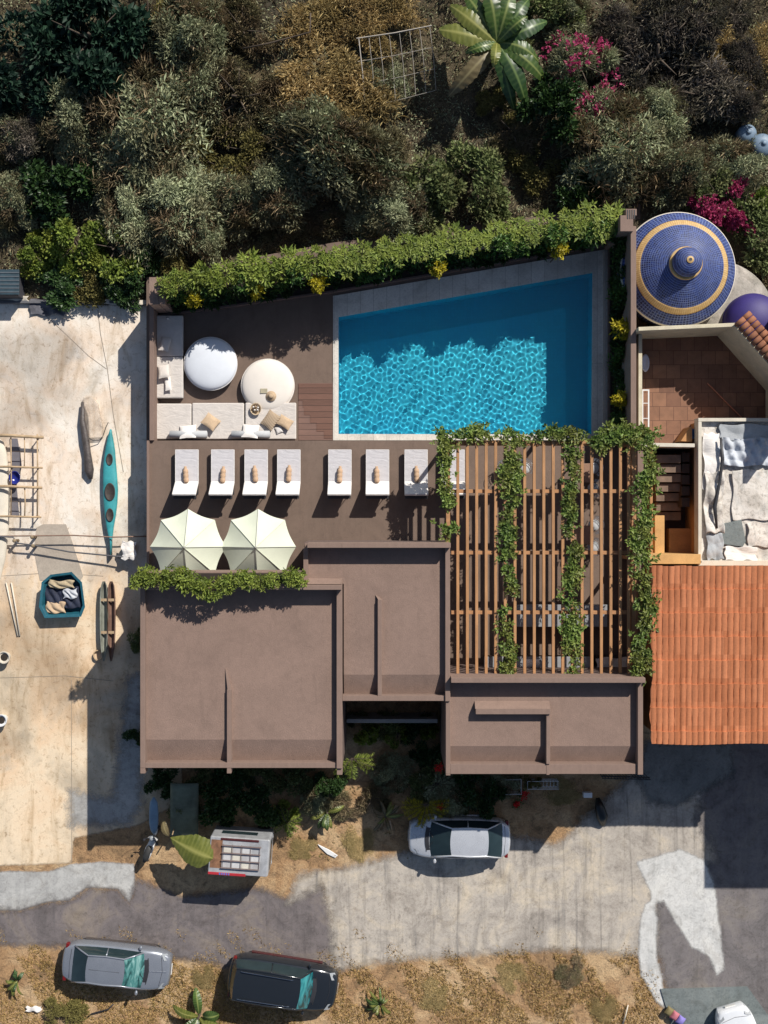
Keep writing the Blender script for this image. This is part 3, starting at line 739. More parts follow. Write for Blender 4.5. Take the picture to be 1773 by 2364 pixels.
# planters and soil in front of the walls
q = MB(); q.pprism([(357,728),(769,671),(1408,563),(1408,540),(1440,520),(1452,500),(357,640)], PZ-.05, PZ+.25)
q.pprism([(1408.5,540),(1455,530),(1455,1016),(1408.5,1016)], PZ-.05, PZ+.25)
o = q.build('planting_bed', SOIL); o['kind'] = 'structure'
q = MB()
def curb(A, B):
    a, b = P(*A, PZ+.3), P(*B, PZ+.3); d = (b-a).normalized(); n_ = Vector((-d.y, d.x, 0))*.04
    q.prism([tuple((a-n_)[:2]), tuple((b-n_)[:2]), tuple((b+n_)[:2]), tuple((a+n_)[:2])], PZ, PZ+.3)
curb((357,730), (769,672)); curb((770,671.8), (1404,562.5)); curb((1407,566), (1407,1016))
tag(q.build('planter_kerb', STUCCO_W), 'thin dark kerb holding the planting bed around the pool', 'kerb')
# ------------------------------------------------------------------ hedge shrubs on and in front of the walls
def shrub_proto(seed, kind, rad, n, k, L, W, h=.5, mt='bright'):
    rng = np.random.default_rng(seed)
    a = rng.uniform(0, 2*math.pi, n); r = rad*np.sqrt(rng.uniform(0, 1, n))
    z = h*(.4 + .8*(1-(r/rad)**2)*rng.uniform(.4, 1, n))
    cs = np.stack([r*np.cos(a), r*np.sin(a), z], 1)
    v, tn = rosette_leaves(rng, cs, k, L, W, (.05, .8), .04, .22)
    return leaf_mesh('foliage', v, tn, LM[mt])
def stem_mesh(seed, n, h, rad):
    rs = random.Random(seed); mb = MB()
    for i in range(n):
        a = rs.uniform(0, 6.28); r = rad*rs.uniform(.2, .8)
        mb.tube([(rs.uniform(-.05,.05), rs.uniform(-.05,.05), -.02), (math.cos(a)*r*.5, math.sin(a)*r*.5, h*.5), (math.cos(a)*r, math.sin(a)*r, h)], [.018,.012,.006], 5)
    me = bpy.data.meshes.new('stem'); me.from_pydata(mb.v, [], mb.f); me.materials.append(BARK); return me
HP = [shrub_proto(20+i, 'h', .52, 40, 9, .27, .075, .55, 'bright') for i in range(4)]
HP2 = [shrub_proto(30+i, 'h', .52, 56, 9, .26, .085, .6, 'green2') for i in range(3)]
DP = [shrub_proto(40+i, 'd', .5, 60, 8, .28, .10, .7, 'dark') for i in range(3)]
YP = [shrub_proto(60+i, 'y', .34, 46, 9, .20, .06, .6, 'yellow') for i in range(2)]
VP = [shrub_proto(80+i, 'v', .36, 34, 9, .24, .085, .22, 'vine') for i in range(5)]
SM = [stem_mesh(5+i, 7, .5, .4) for i in range(2)]
_tm = MB(); _tm.tube([(0,0,.05),(.03,.02,-.3),(-.02,-.02,-.7),(.01,0,-1)], .028, 6)
TRK = bpy.data.meshes.new('trunk'); TRK.from_pydata(_tm.v, [], _tm.f); TRK.materials.append(BARK)
_hc = [0]
def shrub(name, protos, X, Y, z, label, group, s=1.0, cat='shrub', sz=1.0):
    _hc[0] += 1; i = _hc[0]; rs = random.Random(i*7+1)
    p = P(X, Y, z+.3)
    o = thing(name, (p.x, p.y, z), label, cat, group, rs.uniform(0, 6.28)); ss = s*rs.uniform(.9, 1.15)
    o.scale = (ss, ss, ss*sz*rs.uniform(.9, 1.2))
    link('foliage', protos[i % len(protos)], o); link('stem', SM[i % 2], o)
    if PZ+.6 < z < 3.4:   # climbers rooted in the bed below
        t_ = link('trunk', TRK, o); t_.scale = (1, 1, (z-PZ-.15)/o.scale[2])
    return o
def on_line(A, B, t): return A[0]+(B[0]-A[0])*t, A[1]+(B[1]-A[1])*t
rs = random.Random(4)
N = 40
for i in range(N):
    t = (i+.3)/(N-.2)
    x, y = on_line((378,655), (1425,502), t)
    y += rs.uniform(-7, 7) - (9 if i % 2 else -9)
    shrub('hedge_shrub', HP, x, y, WTN-.05, 'bright green leafy shrub in the row along the top of the pool wall', 'shrubs along the top of the pool wall', 1.0+rs.uniform(-.3,.15), sz=.75 if x < 760 else .38)
N = 26
for i in range(N):
    t = (i+.5)/N
    x, y = on_line((384,684), (1420,530), t)
    shrub('wall_shrub', HP2, x, y+rs.uniform(-8,6), 2.5+rs.uniform(-.7,.4), 'deep green shrub pressed against the face of the pool wall below the bright row', 'deep green shrubs against the face of the pool wall', .85+rs.uniform(-.15,.2), sz=1.3)
N = 24
for i in range(N):
    t = (i+.4)/N
    x, y = on_line((388,703), (1400,548), t)
    if 840 < x < 0: continue
    shrub('bed_shrub', DP, x, y+rs.uniform(-5,3), PZ+.2, 'dark glossy shrub in the shaded bed at the foot of the pool wall', 'dark shrubs in the bed below the pool wall', .85, sz=1.6)
for (x, y), lb in (((450,690),'yellow green shrub nearest the left wall corner beside the sofas'), ((592,672),'yellow green shrub in the wall bed above the pearl round daybed'),
             ((733,655),'yellow green shrub in the wall bed just left of the pool corner'), ((1010,617),'yellow green shrub at the middle of the long pool rim'),
             ((1290,577),'yellow green shrub near the top right corner of the pool')):
    shrub('yellow_shrub', YP, x, y, 2.75, lb, 'yellow green shrubs below the pool wall', .95, sz=.9)
for i, y in enumerate(range(556, 1010, 26)):
    shrub('bed_shrub', HP2 if i % 3 else DP, 1430+rs.uniform(-6,8), y, 1.5+rs.uniform(-.3,.8), 'dark green shrub in the narrow bed right of the pool', 'dark shrubs in the narrow bed right of the pool', .72+rs.uniform(-.1,.12), sz=1.5)
shrub('yellow_shrub', YP, 1435, 762, 2.7, 'upper yellow green shrub in the narrow bed right of the pool', 'yellow green shrubs right of the pool', 1.05)
shrub('yellow_shrub', YP, 1432, 922, 2.7, 'lower yellow green shrub in the narrow bed right of the pool', 'yellow green shrubs right of the pool', 1.05)
# planter on the villa roof edge
for i in range(14):
    x = 318 + i*28.5 + rs.uniform(-5,5)
    shrub('planter_shrub', HP, x, 1334+rs.uniform(-10,10)+(20 if i in (5,6,7,10) else 0), 5.62, 'light green shrub in the roof planter below the two parasols', 'shrubs in the roof planter below the parasols', .72+rs.uniform(-.12,.1), sz=.8)

# ------------------------------------------------------------------ pergola
PG = 4.35
pg = thing('pergola', (*P(1250,1290,PG)[:2], TZ), 'large brown timber slat pergola covering the terrace below the pool', 'pergola')
rx = [1057,1079,1100.5,1122.5,1144.5,1166.5,1189,1211.5,1233.5,1255.5,1277.5,1299.5,1321.5,1344,1366.5,1388.5,1410.5,1432.5,1452]
for i, x in enumerate(rx):
    q = MB(); q.pbox(x-3.3, 1018, x+3.3, 1562, PG-.13, PG+rs.uniform(-.012,.012)); q.build('rafter', WOOD, pg, bevel=.006, seg=1)
for y in (1134, 1276, 1414):
    q = MB(); q.pbox(1042, y-4.2, 1466, y+4.2, PG-.29, PG-.135); q.build('cross_beam', WOODX, pg, bevel=.006, seg=1)
q = MB(); q.pbox(1036, 1016, 1462, 1028.5, PG-.34, PG-.14); q.build('edge_beam', WOODX, pg, bevel=.006, seg=1)
q = MB(); q.pbox(1030, 1016, 1039, 1562, PG-.34, PG-.10); q.build('side_beam', WOODX, pg, bevel=.006, seg=1)
q = MB(); q.pbox(1458, 1017, 1469, 1562, PG-.34, PG-.05); q.build('side_beam', WOODX, pg, bevel=.006, seg=1)
for x, y in ((1035,1022),(1463,1022),(1463,1290),(1250,1022)):
    q = MB(); p = P(x, y, PG-.35); q.box(p.x-.07, p.x+.07, p.y-.07, p.y+.07, TZ, PG-.343); q.build('post', WOOD, pg, bevel=.008, seg=1)
# screen wall along the right side of the pergola terrace
q = MB(); q.pbox(1472, 1017, 1486, 1560, -.1, 3.2)
tag(q.build('side_wall', STUCCO_P, bevel=.012), 'narrow brown wall under the vine on the right side of the pergola', 'wall')

# vines climbing over it: each a foliage mesh strung along its own stem
def vine(pts, label, seed, dens=15, z=PG+.02, wid=12, gap=.12):
    rng = np.random.default_rng(seed); rs = random.Random(seed)
    w = [P(x, y, z) for x, y in pts]
    o = thing('climbing_vine', (w[0].x, w[0].y, z), label, 'vine')
    path = []; cs = []
    for i in range(len(w)-1):
        a, b = w[i], w[i+1]; L = (b-a).length; n = max(2, int(L/.12))
        for k in range(n):
            p = a.lerp(b, k/n); path.append(p + Vector((rs.uniform(-.03,.03), rs.uniform(-.03,.03), rs.uniform(0,.05))))
            dn = .5+.5*math.sin((p.y*2.6+p.x*2.3)+seed)
            m = int(1.5*dens*L/n*(.38+1.2*max(0,dn-gap)) + rs.random())
            for j in range(max(m, 0)):
                cs.append((p.x+rng.normal(0, D(wid,z)), p.y+rng.normal(0, D(wid*.9,z)), z+abs(rng.normal(.04,.08))))
    q = MB(); q.tube(path, .018, 5); q.build('stem', BARK, o)
    cs = np.array(cs) - np.array(o.location)
    v, tn = rosette_leaves(rng, cs, 8, .22, .085, (.05,.75), .03, .3)
    link('foliage', leaf_mesh('foliage', v, tn, LM['vine']), o)
    return o
vine([(1018,1000),(1028,1050),(1026,1110),(1035,1175)], 'leafy vine hanging over the left edge of the pergola near the pool', 1, 34, wid=8)
vine([(1022,1222),(1035,1225),(1058,1222)], 'small tuft of vine on the left beam of the pergola', 2, 34, wid=9)
vine([(1040,1012),(1100,998),(1130,1002)], 'vine tuft on the pergola edge beam beside the pool rim, leftmost', 3, 32, z=PG, wid=9)
vine([(1155,1002),(1190,1010),(1172,1080),(1190,1160)], 'broad vine cluster at the top of the left slat run by the pool', 4, 44, wid=12, gap=0)
vine([(1185,1160),(1170,1215),(1172,1280),(1178,1340),(1185,1370)], 'vine trailing down the middle of the left slat run', 5, 34, wid=9)
vine([(1160,1415),(1168,1470),(1180,1500),(1165,1560)], 'vine at the bottom end of the left slat run above the roof', 6, 34, wid=9)
vine([(1225,1010),(1285,1000),(1345,1005)], 'vine tufts over the edge beam in the middle of the pool side', 7, 36, wid=9)
vine([(1318,1040),(1325,1100),(1318,1160),(1312,1230),(1330,1290)], 'vine trailing down the upper right slat run', 8, 34, wid=9)
vine([(1325,1300),(1312,1370),(1320,1430),(1318,1480),(1330,1560)], 'vine trailing down the lower right slat run to the roof parapet', 9, 34, wid=10)
vine([(1385,1020),(1420,1000),(1470,1002),(1500,1010)], 'bushy vine over the corner where pergola and pool bed meet', 10, 70, wid=13, gap=-.3)
vine([(1492,1020),(1500,1080),(1480,1135),(1495,1200),(1470,1250),(1490,1300)], 'vine along the upper half of the right pergola edge', 11, 40, wid=11, gap=0, z=4.9)
vine([(1470,1310),(1490,1360),(1500,1425),(1480,1470),(1475,1520),(1480,1560)], 'vine along the lower half of the right pergola edge beside the tiled roof', 12, 44, wid=11, gap=0, z=5.05)

# ------------------------------------------------------------------ loungers with rolled towels
def make_lounger():
    o = thing('sun_lounger', (0,0,0), 'x', 'sun lounger', 'white sun loungers in a row on the brown terrace')
    w, L1, L2 = 1.045, 1.46, .62   # seat length, backrest plan length
    y1 = L1
    f = MB()
    for sx in (-1, 1): f.box(sx*(w/2-.06)-.025, sx*(w/2-.06)+.025, -.55, y1-.04, .16, .22)
    for yy in (-.5, .1, .75, y1-.09): f.box(-w/2+.06, w/2-.06, yy-.025, yy+.025, .165, .215)
    f.build('frame', BLACKM, o)
    for sx in (-1, 1):
        for yy in (-.45, y1-.15):
            q = MB(); q.box(sx*(w/2-.08)-.025, sx*(w/2-.08)+.025, yy-.025, yy+.025, 0, .16); q.build('leg', BLACKM, o)
    q = MB(); q.box(-w/2, w/2, .0, y1, .225, .36); q.build('mattress', FABG, o, bevel=.035, seg=3)
    q = MB(); q.tube([(-w/2+.02,.03,.352),(-w/2+.02,y1-.02,.352),(w/2-.02,y1-.02,.352),(w/2-.02,.03,.352)], .014, 6); q.build('piping', FABW, o)
    # raised backrest (slopes up to the south)
    q = MB(); a = Vector((0, -.02, .23)); b = Vector((0, -L2, 1.02)); th = Vector((0, .13*.79, .13*.62))
    vs = []
    for sx in (-w/2, w/2):
        for p in (a, b, b+th*.9, a+th): vs.append((sx, p.y, p.z))
    q.add(vs, [(0,1,2,3),(7,6,5,4),(0,4,5,1),(1,5,6,2),(2,6,7,3),(3,7,4,0)]); q.build('backrest', FABW, o, bevel=.035, seg=3)
    q = MB()
    for sx in (-w/2+.1, w/2-.1): q.tube([(sx,-.1,.2),(sx,-L2-.03,.96)], .018, 6); q.tube([(sx,-.5,.19),(sx,-L2+.1,.78)], .015, 6)
    q.tube([(-w/2+.1,-L2-.03,.93),(w/2-.1,-L2-.03,.93)], .018, 6); q.box(-w/2+.03,w/2-.03,-L2-.11,-L2+.02,.78,.84)
    q.build('backrest_frame', BLACKM, o)
    return o
def make_towel():
    q = MB(); n = 14; prof = []
    for i, (y, r) in enumerate([(0,.02),(.01,.09),(.05,.115),(.18,.12),(.22,.098),(.26,.12),(.36,.122),(.40,.10),(.44,.12),(.56,.115),(.60,.08),(.64,.062),(.72,.06),(.73,.02)]):
        prof.append((y, r))
    q.tube([(0,y,.12) for y, r in prof], [r for y, r in prof], 14)
    o = q.build('rolled_towel', TOWEL, smooth=True); o['category'] = 'towel'; o['group'] = 'rolled towels on the loungers'
    return o
lx = [404+27, 487+27, 564+27, 639.5+27, 757.5+27, 844.5+27, 933.5+27]
nm = ['leftmost of the four loungers on the left', 'second of the four loungers from the left', 'third lounger from the left, above the parasols', 'rightmost lounger of the left four', 'first of the three loungers right of the gap', 'middle one of the three loungers on the right', 'last lounger of the row, nearest the pergola']
lo = make_lounger(); tw = make_towel()
for i, x in enumerate(lx):
    o = lo if i == 0 else copy_tree(lo)
    p = P(x, 1113.5, TZ+.36); o.location = (p.x, p.y, TZ)
    o['label'] = 'white sun lounger with raised backrest, ' + nm[i]
    t_ = tw if i == 0 else copy_tree(tw)
    t_.location = (p.x + random.Random(i+9).uniform(-.03,.04), p.y + random.Random(i+3).uniform(-.04,.05), TZ+.362); t_['label'] = 'tan rolled towel on the ' + nm[i].replace(', ', ' ')
    t_.rotation_euler[2] = random.Random(i).uniform(-.09,.09)
o = copy_tree(lo); p = P(1046, 1113.5, TZ+.36); o.location = (p.x, p.y, TZ); o['label'] = 'white sun lounger half hidden under the vine at the left edge of the pergola'

# ------------------------------------------------------------------ parasols
def make_parasol():
    o = thing('parasol', (0,0,0), 'x', 'parasol', 'pair of cream octagonal parasols')
    Rr, zh, ze = 1.64, 2.62, 1.72
    def pt(a, r):   # surface of one gore: scalloped outer edge, slight sag
        k = a/(math.pi/4); fr = k - math.floor(k)
        e = 1 - .12*(1-(2*fr-1)**2)*r - (1-math.cos(math.pi/8))*0
        rr = Rr*r*e
        return (rr*math.cos(a), rr*math.sin(a), zh - (zh-ze)*r**1.0*(1 + .0*(1-(2*fr-1)**2)) - .10*(1-(2*fr-1)**2)*r*.5)
    q = MB(); n = 96; m = 8
    vs = [(0,0,zh)] + [pt(2*math.pi*k/n, (j+1)/m) for j in range(m) for k in range(n)]
    fs = [(0, 1+k, 1+(k+1)%n) for k in range(n)] + [(1+j*n+k, 1+(j+1)*n+k, 1+(j+1)*n+(k+1)%n, 1+j*n+(k+1)%n) for j in range(m-1) for k in range(n)]
    q.add(vs, fs); q.build('canopy', UMB, o)
    for k in range(8):
        a = k*math.pi/4; q = MB()
        q.tube([(.03*math.cos(a), .03*math.sin(a), zh+.012), (Rr*math.cos(a), Rr*math.sin(a), ze+.012)], .011, 6); q.build('rib', UMBT if k in (2,4,6,0) else UMB, o)
    q = MB(); q.tube([(0,0,0.05),(0,0,zh-.02)], .03, 10); q.build('pole', WHITEP, o)
    q = MB(); q.lathe((0,0,0), [(.34,0),(.34,.05),(.06,.08),(.05,.25)], 20); q.build('base', BLACKM, o)
    q = MB(); q.lathe((0,0,zh), [(.055,0),(.06,.03),(.03,.06),(.012,.09)], 12); q.build('finial', UMBT, o)
    return o
um = make_parasol(); zU = TZ+2.62
for i, (x, y, lb) in enumerate(((425,1264,'cream parasol nearest the left edge of the terrace'), (590,1264,'cream parasol to the right of its twin, below the fourth lounger'))):
    o = um if i == 0 else copy_tree(um)
    p = P(x, y, zU); o.location = (p.x, p.y, TZ); o['label'] = lb

# ------------------------------------------------------------------ sofas, daybeds, cushions
def sofa(name, X0, Y0, X1, Y1, z, label, seam=None, mat=SOFA, arms=()):
    c = P((X0+X1)/2, (Y0+Y1)/2, z)
    o = thing(name, (c.x, c.y, PZ), label, 'sofa', 'linen sofa modules on the pool deck')
    a, b = P(X0, Y0, z), P(X1, Y1, z); x0, x1, y1, y0 = a.x, b.x, a.y, b.y
    q = MB(); q.box(x0+.03, x1-.03, y0+.03, y1-.03, PZ+.06, z-.2); q.build('base', SOFAG, o, bevel=.02)
    if seam:
        s = P(X0, seam, z).y
        for lo_, hi in ((y0, s-.008), (s+.008, y1)):
            q = MB(); q.box(x0, x1, lo_, hi, z-.2, z); q.build('seat_cushion', mat, o, bevel=.05, seg=3)
    else:
        q = MB(); q.box(x0, x1, y0, y1, z-.2, z); q.build('seat_cushion', mat, o, bevel=.05, seg=3)
    for sx in (x0+.08, x1-.08):
        for sy in (y0+.08, y1-.08):
            q = MB(); q.box(sx-.03, sx+.03, sy-.03, sy+.03, PZ, PZ+.058); q.build('leg', BLACKM, o)
    return o
sz = PZ+.45
sofa('chaise', 357, 728, 422, 919, sz, 'long linen chaise of two cushions beside the left wall', 823)['category'] = 'chaise'
sofa('sofa_module', 357, 931.5, 441.5, 1014, sz, 'square linen sofa module in the lower left corner of the pool deck')
sofa('sofa_module', 443.5, 930, 563, 1014, sz, 'wide linen sofa module between the corner module and the tray')
sofa('sofa_module', 566, 929.5, 683.5, 1014, sz, 'wide linen sofa module overlapping the cream daybed, with striped throw')
def daybed(X, Y, r, mat, label, z=.42):
    c = P(X, Y, PZ+z); rr = D(r, PZ+z)
    o = thing('round_daybed', (c.x, c.y, PZ), label, 'daybed', 'round daybeds on the pool deck')
    q = MB(); q.lathe((c.x,c.y,PZ), [(rr*.93,.04),(rr*.97,.1),(rr*.97,z-.17)], 72); q.build('base', SOFAG, o, smooth=False)
    prof = [(rr*.97,z-.165),(rr*.995,z-.14),(rr,z-.09),(rr*.995,z-.04),(rr*.97,z)]
    prof += [(rr*.97*math.cos(t), z + .26*math.sin(t)) for t in [i/12*math.pi/2 for i in range(1, 12)]] + [(.02, z+.26)]
    q = MB(); q.lathe((c.x,c.y,PZ), prof, 72); q.build('cushion', mat, o, smooth=True)
    q = MB(); q.tube([(c.x+rr*1.0*math.cos(a), c.y+rr*1.0*math.sin(a), PZ+z-.03) for a in [2*math.pi*k/72 for k in range(73)]], .014, 6); q.build('piping', FABW, o)
    return o
daybed(486, 839.5, 61.5, DAYB, 'pearl white round daybed patterned with leaf shadows beside the chaise')
daybed(618, 890, 61.5, DAYC, 'cream round daybed tucked behind the right sofa module', .36)
def cush(name, X, Y, w, d, h, rz, mat, label, cat='cushion', z=None, tilt=0, group=None):
    z = sz if z is None else z
    p = P(X, Y, z+h/2); q = MB(); q.cushion(Vector((0,0,0)), D(w,z), D(d,z), h, 0, 0)
    o = q.build(name, mat, smooth=True); o.location = (p.x, p.y, z+h/2+abs(math.sin(tilt))*D(d,z)/2*.7); o.rotation_euler = (tilt, 0, R(rz))
    return tag(o, label, cat, group)
cush('cushion', 435, 997, 38, 36, .20, 4, FABW, 'plump white cushion on the seam of the left two sofa modules', tilt=R(-28))
cush('cushion', 579, 996, 38, 36, .20, -5, FABW, 'plump white cushion on the seam beside the tray end of the sofa', tilt=R(-28))
cush('cushion', 487, 974, 36, 32, .20, -35, TAN, 'tan cushion lying on the middle sofa module', tilt=R(-20))
cush('cushion', 658, 975, 34, 26, .17, -30, TAN, 'tan cushion beside the striped cushion on the right module', tilt=R(-15))
cush('cushion', 379, 858, 26, 34, .18, 8, SOFA, 'linen cushion on the lower half of the chaise by the wall', tilt=R(-18))
cush('cushion', 388, 886, 15, 34, .12, 8, FABW, 'small white cushion across the lower half of the chaise', tilt=R(-10))
cush('cushion', 382, 795, 24, 36, .18, -12, SOFA, 'linen cushion on the upper half of the chaise in leaf shadow', tilt=R(-15))
cush('cushion', 644, 992, 16, 16, .10, 20, FABW, 'little white cushion below the striped cushion')
for X0, X1, lb in ((391,479,'grey bolster under the left white cushion'), (534,624,'grey bolster under the right white cushion')):
    a, b = P(X0, 1003, sz+.2), P(X1, 1003, sz+.2); q = MB()
    q.tube([a, (a.x+.03,a.y,sz+.2), (b.x-.03,b.y,sz+.2), b], [.08,.17,.17,.08], 16)
    tag(q.build('bolster', SOFAG, smooth=True), lb, 'bolster', 'grey bolsters on the sofa')
def mk_stripe():
    t = NT('striped_throw'); w = t.n('ShaderNodeTexWave', Scale=5.5, Distortion=.4); t.l(t.mapped(rot=(0,0,R(-60))), w.inputs['Vector'])
    x = t.ramp(w.outputs['Fac'], [(.35, srgb(120,98,78)), (.55, srgb(196,176,150))]); return t.out(x, .95)
cush('cushion', 625, 970, 40, 34, .18, 55, mk_stripe(), 'brown and beige striped cushion on the right sofa module', tilt=R(-15))
# basket with bottles and glasses near the cream daybed
bk = thing('drinks_basket', (*P(590,942,sz)[:2], sz), 'wicker basket of bottles and rolled napkins on the right module', 'basket')
p = P(590, 944, sz+.2)
q = MB(); q.lathe((p.x,p.y,sz), [(.17,0),(.2,.02),(.235,.16),(.25,.17),(.22,.16),(.19,.03),(.02,.025)], 28, 1, 1.1); q.build('basket_bowl', basic('wicker', (.58,.45,.30), .9, .3, 10, .8, 70), bk)
for k, (dx, dy, h) in enumerate(((-.1,.08,.3),(0,.1,.34),(.1,.06,.28),(-.05,-.05,.26),(.08,-.05,.26))):
    q = MB(); q.lathe((p.x+dx,p.y+dy,sz+.03), [(.04,0),(.045,.02),(.045,h*.6),(.018,h*.75),(.016,h),(.004,h)], 12); q.build('bottle', TAN if k == 1 else FABW, bk, smooth=True)
ht = thing('sun_hat', (*P(624,913,.9)[:2], PZ+.66), 'woven tan sun hat lying on the cream daybed', 'hat')
p = P(625, 914, 1.3); q = MB(); q.lathe((p.x,p.y,1.2), [(.24,0),(.235,.012),(.11,.03),(.10,.10),(.07,.13),(.01,.135)], 28); q.build('brim', TAN, ht, smooth=True)
q = MB(); q.lathe((p.x,p.y,1.2), [(.113,.03),(.113,.06),(.105,.06)], 28); q.build('ribbon', basic('ribbon', (.08,.07,.07)), ht)
q = MB(); a = P(612, 905, 1.25)
q.box(a.x-.22, a.x+.1, a.y-.06, a.y+.16, 1.2, 1.235); o = q.build('folded_napkin', basic('napkin', (.45,.40,.28)), bevel=.01); o.rotation_euler = (0,0,0)
tag(o, 'small folded olive cloth beside the sun hat on the cream daybed', 'cloth')
cd = thing('lantern', (*P(387,733,sz)[:2], sz), 'small white lantern at the top end of the chaise', 'lantern')
p = P(387,734,sz+.1); q = MB(); q.lathe((p.x,p.y,sz), [(.06,0),(.06,.12),(.05,.13),(.02,.15)], 12); q.build('body', FABW, cd)
q = MB(); q.tube([(p.x-.05,p.y,sz+.13),(p.x-.05,p.y,sz+.2),(p.x+.05,p.y,sz+.2),(p.x+.05,p.y,sz+.13)], .008, 6); q.build('handle', BLACKM, cd)

# ------------------------------------------------------------------ furniture below the pergola
def wire_chair(X, Y, rz, label, first=[None]):
    if first[0] is None:
        o = thing('wire_chair', (0,0,0), 'x', 'chair', 'round wire chairs under the pergola')
        q = MB(); q.lathe((0,0,.42), [(.24,0),(.26,.02),(.25,.05),(.02,.055)], 28); q.build('seat', SOFAG, o, smooth=True)
        q = MB()
        for k, rr in enumerate((.32,.36,.40)):
            q.tube([(rr*math.cos(a), rr*math.sin(a), .48+k*.11) for a in [math.pi*(.95*j/20-.475) for j in range(21)]], .012, 6)
        for j in range(9):
            a = math.pi*(.95*j/8-.475); q.tube([(.25*math.cos(a), .25*math.sin(a), .44), (.40*math.cos(a), .40*math.sin(a), .70)], .008, 5)
        q.build('backrest', CHROME, o)
        for j in range(4):
            a = math.pi/4+j*math.pi/2; q = MB(); q.tube([(.18*math.cos(a), .18*math.sin(a), .42), (.27*math.cos(a), .27*math.sin(a), 0)], .014, 6); q.build('leg', CHROME, o)
        first[0] = o
    else: o = copy_tree(first[0])
    p = P(X, Y, TZ+.5); o.location = (p.x, p.y, TZ); o.rotation_euler = (0,0,R(rz)); o['label'] = label
wire_chair(1212, 1080, 40, 'round wire chair right of the broad vine cluster')
wire_chair(1166, 1082, 140, 'round wire chair hidden beneath the broad vine cluster')
wire_chair(1370, 1080, 20, 'wire chair at the top end of the right dining set')
wire_chair(1370, 1128, 0, 'wire chair under the first cross beam on the right')
wire_chair(1372, 1212, 0, 'wire chair beside the lower square table')
wire_chair(1370, 1262, 0, 'wire chair just above the middle cross beam')
def table(X, Y, label, first=[None]):
    if first[0] is None:
        o = thing('dining_table', (0,0,0), 'x', 'table', 'square tables under the pergola')
        q = MB(); q.box(-.42,.42,-.42,.42,.70,.74); q.build('tabletop', basic('brown_top', (.30,.17,.11), .5), o, bevel=.01)
        for sx in (-1,1):
            for sy in (-1,1):
                q = MB(); q.box(sx*.36-.025,sx*.36+.025,sy*.36-.025,sy*.36+.025,0,.70); q.build('leg', BLACKM, o)
        first[0] = o
    else: o = copy_tree(first[0])
    p = P(X, Y, TZ+.7); o.location = (p.x, p.y, TZ); o['label'] = label
table(1342, 1092, 'square brown table in the upper dining set on the right')
table(1345, 1235, 'square brown table between the two lower wire chairs')
table(1188, 1108, 'square brown table under the broad vine cluster')
def counter(X0, Y0, X1, Y1, label, h=.92):
    z = TZ+h; a, b = P(X0, Y0, z), P(X1, Y1, z)
    o = thing('kitchen_counter', ((a.x+b.x)/2, (a.y+b.y)/2, TZ), label, 'counter')
    q = MB(); q.box(a.x+.05, b.x-.05, b.y+.05, a.y-.05, TZ, z-.05); q.build('cabinet', DARKWOOD, o)
    q = MB(); q.box(a.x, b.x, b.y, a.y, z-.048, z); q.build('worktop', basic('worktop_grey', (.30,.31,.33), .4, .1), o, bevel=.01)
    return o
c1 = counter(1190, 1396, 1402, 1447, 'long grey kitchen island crossing under the third pergola beam')
c2 = counter(1118, 1516, 1368, 1556, 'grey back counter against the lower end of the pergola')
z = TZ+.92; a, b = P(1212, 1522, z), P(1245, 1545, z)
q = MB(); q.box(a.x, b.x, b.y, a.y, z-.10, z+.012); q.build('sink', CHROME, c2)
p = P(1228, 1518, z); q = MB(); q.tube([(p.x,p.y,z),(p.x,p.y,z+.28),(p.x,p.y-.12,z+.3),(p.x,p.y-.16,z+.22)], .014, 8); q.build('tap', CHROME, c2)
# crumpled white cloth at the end of the counter
def cloth(X0, Y0, X1, Y1, z, amp, seed, name, mat, label, cat, nx=40, ny=40, fold=3.0):
    rs = random.Random(seed); ws_ = [(rs.uniform(0,6.28), rs.uniform(.6,1.6)*fold, rs.uniform(0,6.28)) for _ in range(9)]
    a, b = P(X0, Y0, z), P(X1, Y1, z)
    def fn(u, v):
        x = lerp(a.x, b.x, u) + .04*math.sin(v*9+seed); y = lerp(a.y, b.y, v) + .04*math.sin(u*11+seed)
        h = sum(abs(math.sin(k*(x*math.cos(t)+y*math.sin(t))+p_)) for t, k, p_ in ws_)/9
        return (x, y, z + amp*(h-.35))
    q = MB(); q.grid(lambda u, v: fn(u, 1-v), nx, ny)
    o = q.build(name, mat, smooth=True)
    s = o.modifiers.new('solid', 'SOLIDIFY'); s.thickness = .01
    return tag(o, label, cat)
cloth(1376, 1518, 1452, 1552, TZ+.75, .3, 4, 'draped_cloth', FABW, 'crumpled white cloth in the lower right corner under the pergola', 'cloth')
q = MB(); q.pbox(1376, 1516, 1455, 1556, TZ, TZ+.62); tag(q.build('storage_chest', DARKWOOD, bevel=.02), 'dark wooden chest under the crumpled white cloth', 'chest')
